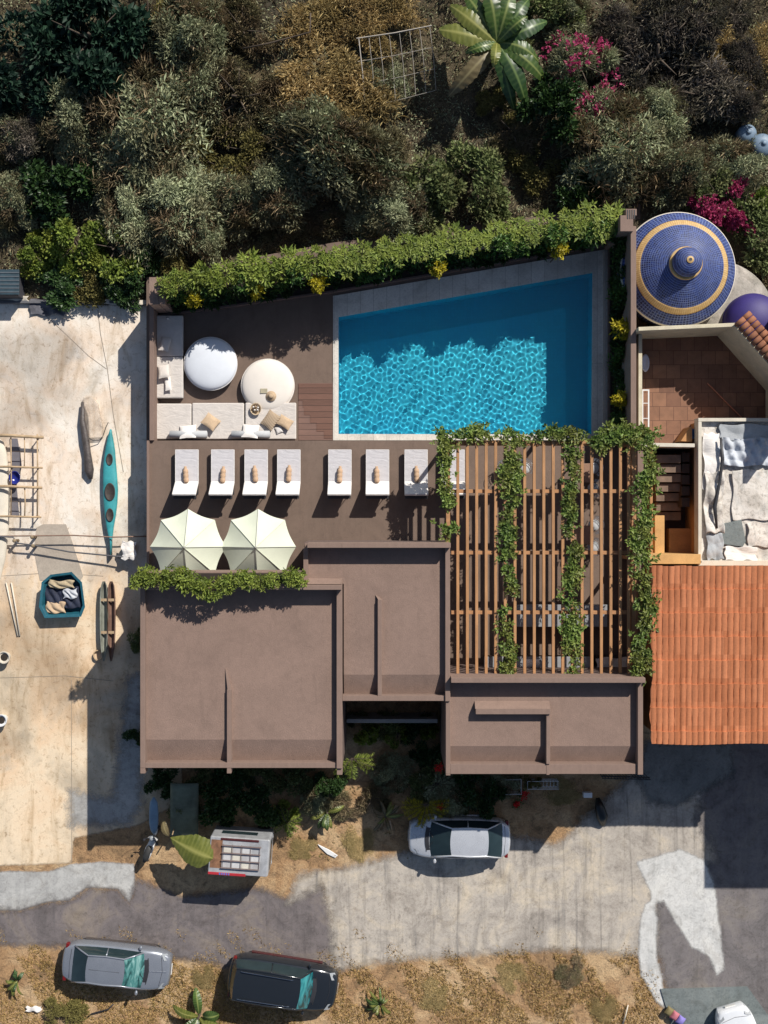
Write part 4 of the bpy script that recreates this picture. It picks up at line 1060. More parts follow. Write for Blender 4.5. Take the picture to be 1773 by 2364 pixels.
# ------------------------------------------------------------------ blue mosaic dome and the neighbours on the right
def mk_mosaic():
    t = NT('mosaic_blue'); s = t.n('ShaderNodeSeparateXYZ'); t.l(t.tc, s.inputs[0])
    ang = t.math('ARCTAN2', s.outputs[1], s.outputs[0])
    r = t.math('SQRT', t.math('ADD', t.math('POWER', s.outputs[0], 2), t.math('POWER', s.outputs[1], 2)))
    na = t.math('MULTIPLY', ang, 108/(2*math.pi)); nr = t.math('MULTIPLY', r, 1/.088)
    fa, fr = t.math('FRACT', na), t.math('FRACT', nr)
    g = t.math('MAXIMUM', t.math('LESS_THAN', fa, .24), t.math('LESS_THAN', fr, .26))
    w = t.n('ShaderNodeTexWhiteNoise', noise_dimensions='2D'); cv = t.n('ShaderNodeCombineXYZ')
    t.l(t.math('FLOOR', na), cv.inputs[0]); t.l(t.math('FLOOR', nr), cv.inputs[1]); t.l(cv.outputs[0], w.inputs['Vector'])
    c = t.ramp(w.outputs['Value'], [(0, srgb(8,20,66)), (.5, srgb(16,36,98)), (1, srgb(30,56,124))])
    grout = t.ramp(t.noise(1.5, 4), [(.3, srgb(70,88,140)), (.7, srgb(112,126,168))])
    c = t.mix(c, grout, g); c = t.mix(c, t.ramp(t.noise(2.2, 6, .65), [(.3, G3(.72)), (.6, G3(1))]), .8, 'MULTIPLY')
    t.bump(t.math('SUBTRACT', 1, g), .4, .01); return t.out(c, .6)
def mk_band():
    t = NT('mosaic_gold'); s = t.n('ShaderNodeSeparateXYZ'); t.l(t.tc, s.inputs[0])
    ang = t.math('ARCTAN2', s.outputs[1], s.outputs[0]); g = t.math('LESS_THAN', t.math('FRACT', t.math('MULTIPLY', ang, 132/(2*math.pi))), .16)
    c = t.ramp(t.noise(6, 4), [(.3, srgb(180,146,92)), (.7, srgb(206,176,126))]); c = t.mix(c, srgb(150,110,60), g)
    return t.out(c, .6)
dm = thing('dome', (*P(1566,622,2.6)[:2], 2.6), 'large blue mosaic dome with a golden ring and a small cap', 'dome')
MOS = mk_mosaic(); BAND = mk_band(); Rd = D(131, 2.6); ox, oy, oz = dm.location
def dz(r): r = min(r, 1); return 1.2*(1-r**2.1)
def dome_prof(a, b, n, lift=0): return [(Rd*(a+(b-a)*i/n), dz(a+(b-a)*i/n)+lift) for i in range(n+1)]
q = MB(); q.lathe((ox,oy,oz), [(Rd*.97,-1.2),(Rd*.985,-.3)] + [(Rd*1.0,-.12)] + dome_prof(1, .2, 40)+[(.05,dz(.2)+.05)], 160); q.build('shell', MOS, dm, smooth=True)
q = MB(); q.lathe((ox,oy,oz), dome_prof(.83, .735, 6, .014), 160); q.build('gold_ring', BAND, dm, smooth=True)
q = MB(); q.lathe((ox,oy,oz), [(Rd*1.0,-.16),(Rd*1.02,-.14),(Rd*1.02,-.06),(Rd*1.0,-.03)], 120); q.build('rim', CREAM, dm, smooth=True)
zc = dz(.25)
q = MB(); q.lathe((ox,oy,oz), [(Rd*.285,zc-.1),(Rd*.285,zc+.09),(Rd*.275,zc+.11),(Rd*.25,zc+.11)], 80); q.build('cap_ring', BAND, dm, smooth=True)
q = MB(); q.lathe((ox,oy,oz), [(Rd*.245,zc+.1),(Rd*.25,zc+.3)] + [(Rd*.25*math.cos(a), zc+.3+.42*math.sin(a)) for a in [i/14*math.pi/2 for i in range(1,14)]]+[(.05,zc+.725)], 80); q.build('cap', MOS, dm, smooth=True)
q = MB(); q.lathe((ox,oy,oz), [(.15,zc+.68),(.15,zc+.74),(.07,zc+.765),(.06,zc+.74)], 32); q.build('cap_collar', BAND, dm)
q = MB(); q.lathe((ox,oy,oz), [(.065,zc+.72),(.065,zc+.755),(.01,zc+.756)], 20); q.build('vent_hole', BLACKM, dm)
# pale concrete shell and violet dome behind
ps = thing('concrete_shell', (*P(1650,742,1.2)[:2], 0), 'pale weathered concrete shell roof curving behind the blue dome', 'roof')
q = MB(); r0 = D(142,1.6); c0 = ps.location
q.lathe((c0[0],c0[1],0), [(r0,-.5),(r0,1.2)]+[(r0*math.cos(a), 1.2+.55*math.sin(a)) for a in [i/10*math.pi/2 for i in range(10)]]+[(.05,1.76)], 90)
q.build('shell', mk_road('shell_concrete', [srgb(120,118,108), srgb(165,158,148), srgb(196,186,176)], .4), ps, smooth=True)
vd = thing('dome', (*P(1742,742,2.2)[:2], 0), 'smooth violet blue dome at the right edge below the mosaic dome', 'dome')
q = MB(); r0 = D(68,2.4); c0 = vd.location
q.lathe((c0[0],c0[1],0), [(r0,-.5),(r0,1.9)]+[(r0*math.cos(a), 1.9+.9*math.sin(a)) for a in [i/14*math.pi/2 for i in range(14)]]+[(.03,2.8)], 80)
q.build('shell', basic('violet_paint', srgb(50,38,108), .6, .2, 1.2, .1, 20), vd, smooth=True)

nh = thing('courtyard_house', (*P(1620,900,3)[:2], 0), 'ochre walled courtyard house with terracotta floors right of the pool', 'house')
def seg_wall(A, B, zt, z0, w, mat, name='wall', side=1, parent=nh, bevel=.012):
    a, b = P(*A, zt), P(*B, zt); d = (b-a).normalized(); n_ = Vector((-d.y, d.x, 0))*w*side
    q = MB(); q.prism([tuple(a[:2]), tuple(b[:2]), tuple((b+n_)[:2]), tuple((a+n_)[:2])], z0, zt)
    return q.build(name, mat, parent, bevel=bevel)
CZ, FL = 4.3, 1.9
seg_wall((1474,1018), (1474,757), CZ-.9, 0, .16, OCHREP, side=-1)
seg_wall((1474,755), (1701,745), CZ, 0, .16, OCHREP, side=-1)
seg_wall((1701,746), (1860,925), CZ, 0, .16, OCHREP, side=-1)
seg_wall((1481,1022), (1604,1024), 3.4, 0, .16, CREAM, side=-1)
seg_wall((1500,1302), (1618,1302), 3.6, 0, .42, ORANGE, side=1)
seg_wall((1507,1290), (1507,1035), 3.2, 0, .12, ORANGE2, side=1)
seg_wall((1850,1000),(1850,700), CZ+1.2, 0, .2, OCHREP, side=1)
def mk_terra():
    t = NT('terracotta_floor'); br = t.n('ShaderNodeTexBrick', offset=.5); br.inputs['Scale'].default_value = 1
    br.inputs['Brick Width'].default_value = .62; br.inputs['Row Height'].default_value = .62; br.inputs['Mortar Size'].default_value = .012
    br.inputs['Color1'].default_value = (*srgb(120,84,66),1); br.inputs['Color2'].default_value = (*srgb(146,106,82),1); br.inputs['Mortar'].default_value = (*srgb(96,64,50),1)
    t.l(t.tc, br.inputs['Vector']); x = t.mix(br.outputs['Color'], t.ramp(t.noise(1.6, 8, .7, .5), [(.3, G3(.6)), (.6, G3(1))]), .85, 'MULTIPLY')
    return t.out(x, .8)
q = MB(); q.pprism([(1470,1030),(1470,760),(1700,750),(1860,920),(1860,1030)], 0, FL, FL); q.build('courtyard_floor', mk_terra(), nh)
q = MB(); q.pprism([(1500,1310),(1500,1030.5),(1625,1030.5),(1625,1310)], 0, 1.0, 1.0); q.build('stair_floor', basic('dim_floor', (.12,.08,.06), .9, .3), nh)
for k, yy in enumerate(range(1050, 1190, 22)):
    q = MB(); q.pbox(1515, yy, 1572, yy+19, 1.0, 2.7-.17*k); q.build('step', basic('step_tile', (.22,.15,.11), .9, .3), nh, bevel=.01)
for k in range(5):
    q = MB(); q.pbox(1574, 1045+k*26, 1592, 1066+k*26, 1.0, 2.5); q.build('shelf', DARKWOOD, nh)
q = MB(); q.pbox(1512, 1190, 1534, 1282, 1.0, 2.2); q.build('ledge', ORANGE, nh, bevel=.01)
q = MB(); q.pbox(1545, 1220, 1600, 1290, 1.0, 1.9); q.build('ledge', ORANGE2, nh, bevel=.01)
# diagonal tiled coping
tt = MB(); a, b = P(1700,742,CZ+.15), P(1872,938,CZ+.15); d = (b-a).normalized(); n_ = Vector((-d.y, d.x, 0)); L = (b-a).length
rs2 = random.Random(3); k = 0
while k*.26 < L:
    for j in range(2):
        p = a + d*(k*.26+.13) + n_*(.10+j*.40); c0 = len(tt.v)
        tt.tube([(-.0,.22,.0),(0,-.22,.07)], .115, 10, .7)
        tt.xf(Matrix.Translation((p.x, p.y, CZ+.12-j*.1)) @ Matrix.Rotation(math.atan2(-n_.x, n_.y)+math.pi, 4, 'Z') @ Matrix.Rotation(rs2.uniform(-.03,.03), 4, 'Y'), c0)
    k += 1
def mk_rooftile(name, c1, c2, px=.27, py=.9):
    t = NT(name); s = t.n('ShaderNodeSeparateXYZ'); t.l(t.tc, s.inputs[0])
    w = t.n('ShaderNodeTexWhiteNoise', noise_dimensions='2D'); cv = t.n('ShaderNodeCombineXYZ')
    t.l(t.math('FLOOR', t.math('DIVIDE', s.outputs[0], px)), cv.inputs[0]); t.l(t.math('FLOOR', t.math('DIVIDE', s.outputs[1], py)), cv.inputs[1]); t.l(cv.outputs[0], w.inputs['Vector'])
    x = t.ramp(w.outputs['Value'], [(0, c1), (1, c2)])
    x = t.mix(x, t.ramp(t.noise(.8, 7, .7, .6), [(.3, G3(.72)), (.6, G3(1))]), .6, 'MULTIPLY')
    x = t.mix(x, t.ramp(t.noise(14, 5, .7), [(.3, G3(.7)), (.55, G3(1))]), .6, 'MULTIPLY')
    return t.out(x, .85)
tt.build('tiled_coping', mk_rooftile('coping_tile', srgb(124,80,58), srgb(160,106,76)), nh, smooth=True)
# things in the courtyard
q = MB(); p = P(1490,838,FL+.4); q.lathe((p.x,p.y,FL), [(.12,0),(.14,.25),(.17,.36),(.18,.40),(.14,.41),(.10,.36),(.02,.34)], 28, 1, 2.2)
tag(q.build('wash_basin', basic('ceramic', (.62,.60,.70), .2, .05), smooth=True), 'oval white basin against the left courtyard wall', 'basin')
q = MB(); z = FL+.9
for (x0_,y0_,x1_,y1_) in ((1483,899,1499,902),(1496,902,1499,1000),(1483,902,1485,1000)): q.pbox(x0_,y0_,x1_,y1_, z-.03, z)
for yy in (930,965): q.pbox(1485.2,yy,1495.8,yy+1.5, z-.022, z-.004)
tag(q.build('window_frame_leaning', WHITEP), 'narrow white metal frame lying along the lower left courtyard wall', 'frame').name = 'metal_frame'
q = MB(); q.tube([P(1633,884,FL+.05), P(1712,964,FL+.05)], .03, 8); tag(q.build('floor_pipe', basic('copper_paint', srgb(176,116,92))), 'thin reddish pipe lying diagonally across the courtyard floor', 'pipe')
p = P(1603,1000,3.2); q = MB(); q.lathe((p.x,p.y,FL), [(.22,0),(.24,.05),(.24,.85),(.22,.9),(.02,.9)], 28); tag(q.build('water_barrel', basic('blue_plastic', srgb(70,120,170), .4), smooth=False), 'blue barrel tucked in the corner beside the white roof', 'barrel')
q = MB(); q.pprism([(1572,1018),(1593,985),(1598,985),(1598,1020)], FL, 3.0, 3.0); tag(q.build('leaning_board', ORANGE2, bevel=.01), 'orange timber panel leaning beside the blue barrel', 'panel')

# white flat roofed building
wb = thing('white_building', (*P(1700,1135,3.6)[:2], 0), 'white flat roofed building cluttered with crumpled sheets at the right edge', 'building')
WZ = 3.5
q = MB(); q.pbox(1619, 972, 1900, 1302, 0, WZ-.25, WZ); q.build('wall', ORANGE2, wb)
def mk_wroof():
    t = NT('white_roof'); a = t.noise(.7, 8, .7, 1.2); b = t.noise(5, 7, .7, .5); c = t.noise(1.8, 5, .6, .8, t.mapped((1,.4,1)))
    x = t.ramp(a, [(.3, srgb(168,160,150)), (.45, srgb(206,198,188)), (.6, srgb(222,216,208)), (.75, srgb(206,186,160))])
    x = t.mix(x, t.ramp(b, [(.3, srgb(140,134,126)), (.5, G3(1))]), .7, 'MULTIPLY'); x = t.mix(x, t.ramp(c, [(.3, srgb(160,168,172)), (.5, G3(1))]), .7, 'MULTIPLY')
    t.bump(b, .4, .03); return t.out(x, .85)
WR = mk_wroof()
q = MB(); q.pbox(1620, 973, 1900, 1301, WZ-.245, WZ-.22, WZ); q.build('roof', WR, wb)
for bx, m_ in (((1612,965,1900,973), CREAM), ((1612,973.2,1620,1300), CREAM), ((1612,1294,1900,1306), CREAM)):
    q = MB(); q.pbox(*bx, WZ-.6, WZ+.02); q.build('parapet', m_, wb, bevel=.012)
GREYC = basic('grey_sheet', (.40,.42,.44), .8, .2, 1.5, .3, 20); BLUEC = basic('blue_grey_sheet', (.52,.55,.60), .75, .2, 1.5, .3, 20)
cloth(1655, 1012, 1800, 1076, WZ-.18, .45, 7, 'crumpled_tarp', BLUEC, 'blue grey ridged tarpaulin bundled on the upper part of the white roof', 'tarpaulin', 60, 40, 6)
cloth(1622, 1000, 1662, 1130, WZ-.18, .4, 9, 'crumpled_tarp', FABW, 'pale crumpled sheet along the left side of the white roof', 'tarpaulin', 30, 50, 3)
cloth(1625, 1090, 1668, 1230, WZ-.18, .5, 12, 'crumpled_tarp', WR, 'creased white sheet sagging below the tarpaulin bundle', 'tarpaulin', 30, 50, 3)
cloth(1690, 1085, 1800, 1200, WZ-.2, .28, 23, 'crumpled_tarp', WR, 'large pale wrinkled sheet over the middle of the white roof', 'tarpaulin', 60, 60, 1.6)
cloth(1725, 1205, 1800, 1262, WZ-.2, .26, 24, 'crumpled_tarp', WR, 'pale wrinkled sheet at the lower right edge of the white roof', 'tarpaulin', 40, 40, 2.2)
cloth(1660, 980, 1800, 1016, WZ-.18, .3, 15, 'crumpled_tarp', GREYC, 'grey sheet under the top parapet of the white roof', 'tarpaulin', 50, 20, 2.5)
cloth(1630, 1232, 1668, 1292, WZ-.18, .35, 17, 'crumpled_tarp', GREYC, 'dark grey sheet heaped in the lower left corner of the white roof', 'tarpaulin', 30, 30, 4)
cloth(1672, 1262, 1745, 1294, WZ-.18, .25, 19, 'crumpled_tarp', FABW, 'white sheet against the lower parapet of the white roof', 'tarpaulin', 40, 20, 3)
q = MB(); q.pprism([(1662,1210),(1712,1200),(1722,1250),(1715,1262),(1668,1256)], WZ-.21, WZ-.12); tag(q.build('roof_slab', SLAB, bevel=.01), 'flat grey slab lying near the lower corner of the white roof', 'slab')
q = MB(); 
for k in range(5):
    a = P(1650+k*1.5, 1012+k*6, WZ); b = P(1646+k*3, 1075, WZ); 
q.tube([P(1664,1010,WZ+.15), P(1668,1060,WZ+.12), P(1662,1110,WZ+.1), P(1650,1170,WZ+.08), P(1655,1220,WZ+.05)], [.05,.08,.06,.09,.05], 8, .6)
tag(q.build('fallen_awning_pole', BLACKM, smooth=True), 'dark bent pole wrapped in sheets lying down the white roof', 'pole').name = 'bent_pole'

# orange tiled roof
tr = thing('tiled_house', (*P(1640,1510,5)[:2], 0), 'house with long orange clay tiled roof at the lower right', 'house')
TRZ = 5.15
a, b = P(1503,1306,TRZ), P(1900,1718,TRZ); x0, x1, yt, yb_ = a.x, b.x, a.y, b.y
px_, py_ = .245, .98; rs3 = random.Random(8)
rowoff = {}
def tz(x, y):
    row = math.floor((yt-y)/py_ ); fr = (yt-y)/py_ - row
    u = x/px_; return TRZ + .055*abs(math.sin(math.pi*u))**.45 - .075*fr + .02 + .003*math.sin(x*2.3+y*.7)
def edge(y): return .05*math.sin(y*1.7)+.03*math.sin(y*6.3+1)
nxg = int((x1-x0)/(px_/8)); nyr = 100
vs = []; 
q = MB()
ys_ = []
k = 0
yy = yt
while yy > yb_:
    y2 = max(yy-py_, yb_); ys_ += [yy-.001] + [lerp(yy, y2, f) for f in (.25,.5,.75)] + [y2+.004]; yy = y2
for y in ys_:
    e = edge(y); jag = lambda xx: 0
    for i in range(nxg+1):
        x = lerp(x0+e, x1, i/nxg); col_i = math.floor(x/px_)
        yoff = .03*math.sin(col_i*12.9) if y < yb_+.3 else .02*math.sin(col_i*7.7)
        vs.append((x, y+yoff, tz(x, y) + .006*math.sin(col_i*3.3+math.floor((yt-y)/py_)*5.1)))
w_ = nxg+1; q.add(vs, [((j+1)*w_+i, (j+1)*w_+i+1, j*w_+i+1, j*w_+i) for j in range(len(ys_)-1) for i in range(nxg)])
q.build('tiled_roof', mk_rooftile('clay_tile', srgb(168,100,62), srgb(196,124,84), px_, py_), tr)
q = MB(); q.box(x0+.25, x1, yb_+.35, yt-.1, 0, TRZ-.06); q.build('wall', ORANGE2, tr)
q = MB(); q.box(x0+.12, x1, yb_+.12, yt-.02, TRZ-.14, TRZ-.055); q.build('eave_board', DARKWOOD, tr)
# taller house just outside the frame whose shade reaches the lane
tb = thing('tall_house', (22.5,-6,0), 'tall plastered house outside the right edge shading the lane', 'house')
q = MB(); q.box(20.8,28,-9.4,-1,0,8.0); q.build('wall', OCHREP, tb, bevel=.02); q = MB(); q.box(20.6,28.2,-9.6,-.8,8.0,8.2); q.build('roof', CREAM, tb, bevel=.02)
for k in range(4):
    q = MB(); q.box(20.77,20.799,-8.4+k*1.9,-7.4+k*1.9,5.2,6.5); q.build('window', LEATHER, tb)

# ------------------------------------------------------------------ things in the yard on the left
def tube_thing(name, pts, r, mat, label, cat, n=8, flat=1, smooth=True):
    q = MB(); q.tube([P(x,y,z) for x,y,z in pts], r, n, flat); return tag(q.build(name, mat, smooth=smooth), label, cat)
# kayak
KAY = basic('kayak_turquoise', srgb(60,150,156), .5, .32, 1.6, .1, 20)
ky = thing('kayak', (*P(253,1130,.4)[:2], 0), 'narrow turquoise kayak with three dark hatches lying in the yard', 'kayak')
pr = [(991,1.5,254.6),(1000,4,254),(1015,8,253.5),(1040,13,253),(1070,16.5,252),(1100,18.5,253),(1130,19.5,254),(1160,18,254),(1190,14.5,253.5),(1215,10,253),(1235,6,254),(1246,3.2,255),(1281,1.8,255.5)]
q = MB(); n = 20; vs = []
for y, hw, cx in pr:
    hw = hw*.9
    c = P(cx, y, .35); w = D(hw, .35); hh = .16+.1*min(1, w/.3)
    for k in range(n):
        an = 2*math.pi*k/n; xx = w*math.copysign(abs(math.cos(an))**.8, math.cos(an)); zz = .28 + (hh*.55*abs(math.sin(an))**.9 if math.sin(an) > 0 else -hh*abs(math.sin(an)))
        vs.append((c.x+xx, c.y, max(zz, .015)))
m = len(pr); q.add(vs, [((i+1)*n+k, (i+1)*n+(k+1)%n, i*n+(k+1)%n, i*n+k) for i in range(m-1) for k in range(n)] + [tuple(range(n)), tuple(range(m*n-1, (m-1)*n-1, -1))])
q.build('hull', KAY, ky, smooth=True)
HAT = basic('kayak_hatch', (.045,.035,.03), .6, .5, 9, .6, 60)
for y, rx_, ry_, cx in ((1061,7.5,14,253),(1136,12,21,254),(1189,8.5,15.5,254)):
    c = P(cx, y, .4); q = MB(); q.lathe((c.x,c.y,.385), [(D(rx_),.02),(D(rx_)*1.0,.055),(D(rx_)*.86,.06),(D(rx_)*.8,.045),(.01,.05)], 32, 1, ry_/rx_); q.build('hatch', HAT, ky, smooth=True)
q = MB(); c = P(256,1283,.2); q.box(c.x-.03,c.x+.03,c.y-.1,c.y+.15,.02,.3); q.build('rudder', BLACKM, ky, bevel=.01)
# driftwood and slab
q = MB(); q.tube([P(x,y,z) for x,y,z in ((191,928,.25),(190,970,.22),(197,1010,.25),(202,1045,.2),(206,1085,.22),(209,1106,.15))], [.06,.13,.17,.16,.22,.10], 10, .9)
tag(q.build('driftwood_log', basic('driftwood', (.09,.075,.07), .45, .5, 5, .8, 14), smooth=True), 'dark gnarled driftwood log lying beside the turquoise kayak', 'log')
q = MB(); q.pprism([(190,917),(212,914),(224,930),(236,985),(236,1010),(206,1012),(202,960),(192,935)], .0, .26); tag(q.build('stone_slab', YARD, bevel=.05), 'cream stone slab lying above the dark driftwood log', 'slab')
tube_thing('hose', [(206,1012,.4),(215,1017,.3),(230,1016,.2),(238,1006,.1),(245,985,.05),(250,975,.03)], .018, BLACKM, 'thin black hose looped round the foot of the stone slab', 'hose')
# bamboo outrigger frame
bf = thing('bamboo_rack', (*P(50,1100,.6)[:2], 0), 'frame of lashed bamboo poles over the left edge of the yard', 'frame')
for (x0_, y0_, x1_, y1_, r_) in ((-60,1003,100,1010,.075),(-60,1077,98,1080,.05),(-60,1122,97,1126,.065),(-60,1192,95,1194,.05)):
    q = MB(); a, b = P(x0_,y0_,.62), P(x1_,y1_,.62); q.tube([a, a.lerp(b,.5)+Vector((0,.02,.01)), b], [r_*1.1, r_, r_*.85], 8); q.build('cross_pole', BAMBOO, bf, smooth=True)
for x_, ya, yb2, r_ in ((86,1002,1192,.035),(56,1004,1078,.025),(57,1124,1192,.032),(25,1004,1194,.028)):
    q = MB(); q.tube([P(x_,ya,.55), P(x_+1,(ya+yb2)/2,.54), P(x_,yb2,.55)], r_, 8); q.build('long_pole', BAMBOO, bf, smooth=True)
for x_, yy in ((86,1010),(86,1079),(86,1125),(86,1192),(25,1079)):
    q = MB(); p = P(x_,yy,.3); q.tube([(p.x,p.y,0),(p.x,p.y,.56)], .03, 7); q.build('leg', BAMBOO, bf, smooth=True)
for yy in (1042, 1158):
    q = MB(); q.tube([P(25,yy,.5), P(56,yy+1,.5)], .018, 6); q.build('short_rung', DARKWOOD, bf)
hull = thing('boat_hull', (*P(-5,1120,.5)[:2], 0), 'cream rounded boat hull poking in at the left edge under the bamboo frame', 'boat')
q = MB(); vs = []; sec = [(1010,3),(1020,16),(1045,23),(1080,27),(1120,30),(1170,30),(1230,27),(1290,20),(1340,8)]
for y, hw in sec:
    c = P(-10, y, .4); w = D(hw)
    for k in range(14):
        an = 2*math.pi*k/14; vs.append((c.x+w*math.cos(an), c.y, max(.02, .25+.22*math.sin(an)*min(1,hw/20))))
q.add(vs, [((i+1)*14+k, (i+1)*14+(k+1)%14, i*14+(k+1)%14, i*14+k) for i in range(len(sec)-1) for k in range(14)]); q.build('hull', CREAM, hull, smooth=True)
q = MB(); p = P(37,1103,.3); q.lathe((p.x,p.y,.3), [(.14,0),(.24,.1),(.29,.2),(.31,.21),(.30,.23),(.26,.19),(.2,.08),(.02,.03)], 36, .85, 1)
tag(q.build('enamel_bowl', basic('blue_enamel', srgb(40,48,128), .15, .1), smooth=True), 'deep blue enamel bowl resting in the bamboo frame', 'bowl')
q = MB(); q.pprism([(22,1012),(40,1012),(48,1060),(50,1078),(38,1120),(44,1190),(26,1192),(28,1100)], .0, .05); tag(q.build('dark_patch', basic('patch_grey', (.16,.15,.17)), bevel=.01), 'flat dark grey patch below the bamboo poles', 'mat')  # thin dark grey shape on the yard under the poles
# basket cart
bc = thing('laundry_crate', (*P(145,1378,.4)[:2], 0), 'turquoise crate heaped with dark cloths and netting in the yard', 'crate')
TURQ = basic('crate_turquoise', srgb(34,92,108), .5, .25, 4, .2, 20)
o_ = [(98,1345),(118,1328),(165,1322),(188,1345),(195,1400),(186,1422),(105,1425),(92,1400)]
wpts = [P(x,y,.55) for x,y in o_]; c0 = sum(wpts, Vector((0,0,0)))/8
q = MB(); n8 = 8
ring = lambda s, z: [(c0.x+(p.x-c0.x)*s, c0.y+(p.y-c0.y)*s, z) for p in wpts]
q.add(ring(.85,.02)+ring(1,.55)+ring(1.04,.58)+ring(.92,.56)+ring(.80,.08), [tuple(reversed((k*8+i, k*8+(i+1)%8, (k+1)*8+(i+1)%8, (k+1)*8+i))) for k in range(4) for i in range(8)] + [tuple(range(32,40))])
q.build('crate_shell', TURQ, bc, bevel=.01)
NAVY = basic('navy_cloth', (.018,.024,.05), .8, .5, 5, .6, 20); WHC = basic('pale_cloth', (.5,.52,.56), .8, .3, 5, .4, 20)
for j, (X0,Y0,X1,Y1,m_,zz) in enumerate(((104,1352,150,1412,NAVY,.35),(140,1355,184,1405,NAVY,.38),(146,1360,178,1382,WHC,.5),(112,1340,170,1358,basic('beige_net', (.42,.34,.22), .9, .3, 6),.5),(106,1390,150,1416,TAN,.42))):
    a, b = P(X0,Y0,zz), P(X1,Y1,zz); rs4 = random.Random(j)
    q = MB(); f1 = rs4.uniform(0,6)
    q.grid(lambda u, v: (lerp(a.x,b.x,u)+.04*math.sin(7*v+f1), lerp(b.y,a.y,v)+.04*math.sin(8*u+f1), zz+.10*abs(math.sin(u*7+v*4+f1))*math.sin(math.pi*u)**.4*math.sin(math.pi*v)**.4), 24, 24)
    o = q.build('cloth', m_, bc, smooth=True); o.modifiers.new('s','SOLIDIFY').thickness = .02
# thin flat grey sheet above the crate
q = MB(); q.pprism([(84,1218),(100,1210),(152,1210),(165,1245),(192,1330),(186,1340),(92,1340),(78,1270)], .006, .02); tag(q.build('flat_sheet', basic('sheet_beige', srgb(176,164,150), .6, .15, 1.5, .3, 12)), 'flat greyish sheet spread above the turquoise crate', 'sheet')
# fence rail + rope
tube_thing('timber_rail', [(-60,1238,.5),(80,1237,.5),(170,1236,.5),(260,1240,.5),(345,1238,.5)], .03, basic('rail_brown', (.24,.15,.11), .8, .3, 4), 'thin brown timber rail crossing the yard below the kayak', 'rail')
tube_thing('rope', [(-60,1236,.6),(30,1240,.55),(40,1254,.5),(80,1259,.45),(160,1274,.42),(255,1283,.5),(300,1287,.6)], .035, basic('rope_dark', (.10,.10,.11), .9, .2, 8), 'dark rope running from the left edge to the kayak tail', 'rope')
for k, (x_, y_) in enumerate(((37,1248),(78,1240),(80,1260))):
    q = MB(); p = P(x_, y_, .3); q.lathe((p.x,p.y,0), [(.07,0),(.06,.5),(.09,.55),(.05,.6),(.01,.6)], 10); tag(q.build('mooring_post', basic('post_brown', (.28,.21,.13), .9, .4, 8), smooth=True), ['stubby wooden post at the left end of the rope','stubby wooden post on the timber rail','stubby wooden post where the rope bends'][k], 'post')
cloth(282, 1250, 314, 1292, .5, .35, 33, 'hanging_cloth', FABW, 'white cloth draped over the rope at the edge of the yard', 'cloth', 24, 30, 5)
q = MB(); q.pbox(286,1252,308,1288,0.01,.5); tag(q.build('storage_box', CREAM, bevel=.03), 'cream box under the white cloth by the rope', 'box')
# two long canoe hulls at the yard edge
for (xa, lb, m_) in ((241, 'grey green canoe hull lying on its side beside the brown canoe', basic('canoe_grey', (.25,.26,.22), .35, .4, 2)), (258, 'brown wooden canoe beside the grey canoe below the kayak', basic('canoe_brown', (.20,.12,.09), .4, .4, 3))):
    o = thing('canoe', (*P(xa,1430,.3)[:2], 0), lb, 'canoe')
    q = MB(); vs = []; sec = [(1342,3),(1352,6.5),(1380,9),(1420,9.5),(1460,9),(1495,7),(1515,4),(1526,1.5)]
    for y, hw in sec:
        c = P(xa, y, .3); w = D(hw)
        for k in range(12):
            an = math.pi + math.pi*k/11; vs.append((c.x+w*math.cos(an), c.y, max(.02, .42+.40*math.sin(an)*min(1,hw/8))))
        for k in range(12):
            an = 2*math.pi - math.pi*k/11; vs.append((c.x+w*.82*math.cos(an), c.y, max(.06, .42+.30*math.sin(an)*min(1,hw/8))))
    q.add(vs, [((i+1)*24+k, (i+1)*24+(k+1)%24, i*24+(k+1)%24, i*24+k) for i in range(len(sec)-1) for k in range(24)]); q.build('hull', m_, o, smooth=True)
    for yy in (1385, 1460):
        q = MB(); p = P(xa,yy,.4); q.box(p.x-.16,p.x+.16,p.y-.06,p.y+.06,.36,.39); q.build('thwart', BAMBOO, o)
q = MB(); a = P(226,1513,.2)
q.tube([(a.x+.22*math.cos(t), a.y+.22*math.sin(t), .06+.01*t) for t in [i*.35 for i in range(40)]], .025, 6); tag(q.build('rope_coil', BAMBOO, smooth=True), 'small coil of rope at the foot of the two canoes', 'rope')
# poles, pots at left edge
for k, dx in enumerate((0, 12)):
    tube_thing('bamboo_pole', [(14+dx,1345,.06),(26+dx*.8,1400,.06),(41+dx*.4,1468,.06)], .035, CREAM, ['pale bamboo pole lying in the yard, the left of two','pale bamboo pole lying in the yard, the right of two'][k], 'pole')
def pot(X, Y, r, mat, label, plantk=None):
    o = thing('flower_pot', (*P(X,Y,.3)[:2], 0), label, 'pot'); p = P(X,Y,.3); rr = D(r)
    q = MB(); q.lathe((p.x,p.y,0), [(rr*.7,0),(rr,.38),(rr*1.08,.40),(rr*1.08,.45),(rr*.92,.45),(rr*.88,.38),(.01,.36)], 24); q.build('pot_body', mat, o, smooth=False)
    q = MB(); q.lathe((p.x,p.y,.37), [(rr*.86,0),(.01,.02)], 16); q.build('potting_soil', SOIL, o)
    return o
pot(11,1517,13, CREAM, 'pale round pot at the left edge below the bamboo poles')
pot(4,1662,13, WHITEP, 'white pot half cut off by the left edge of the yard')
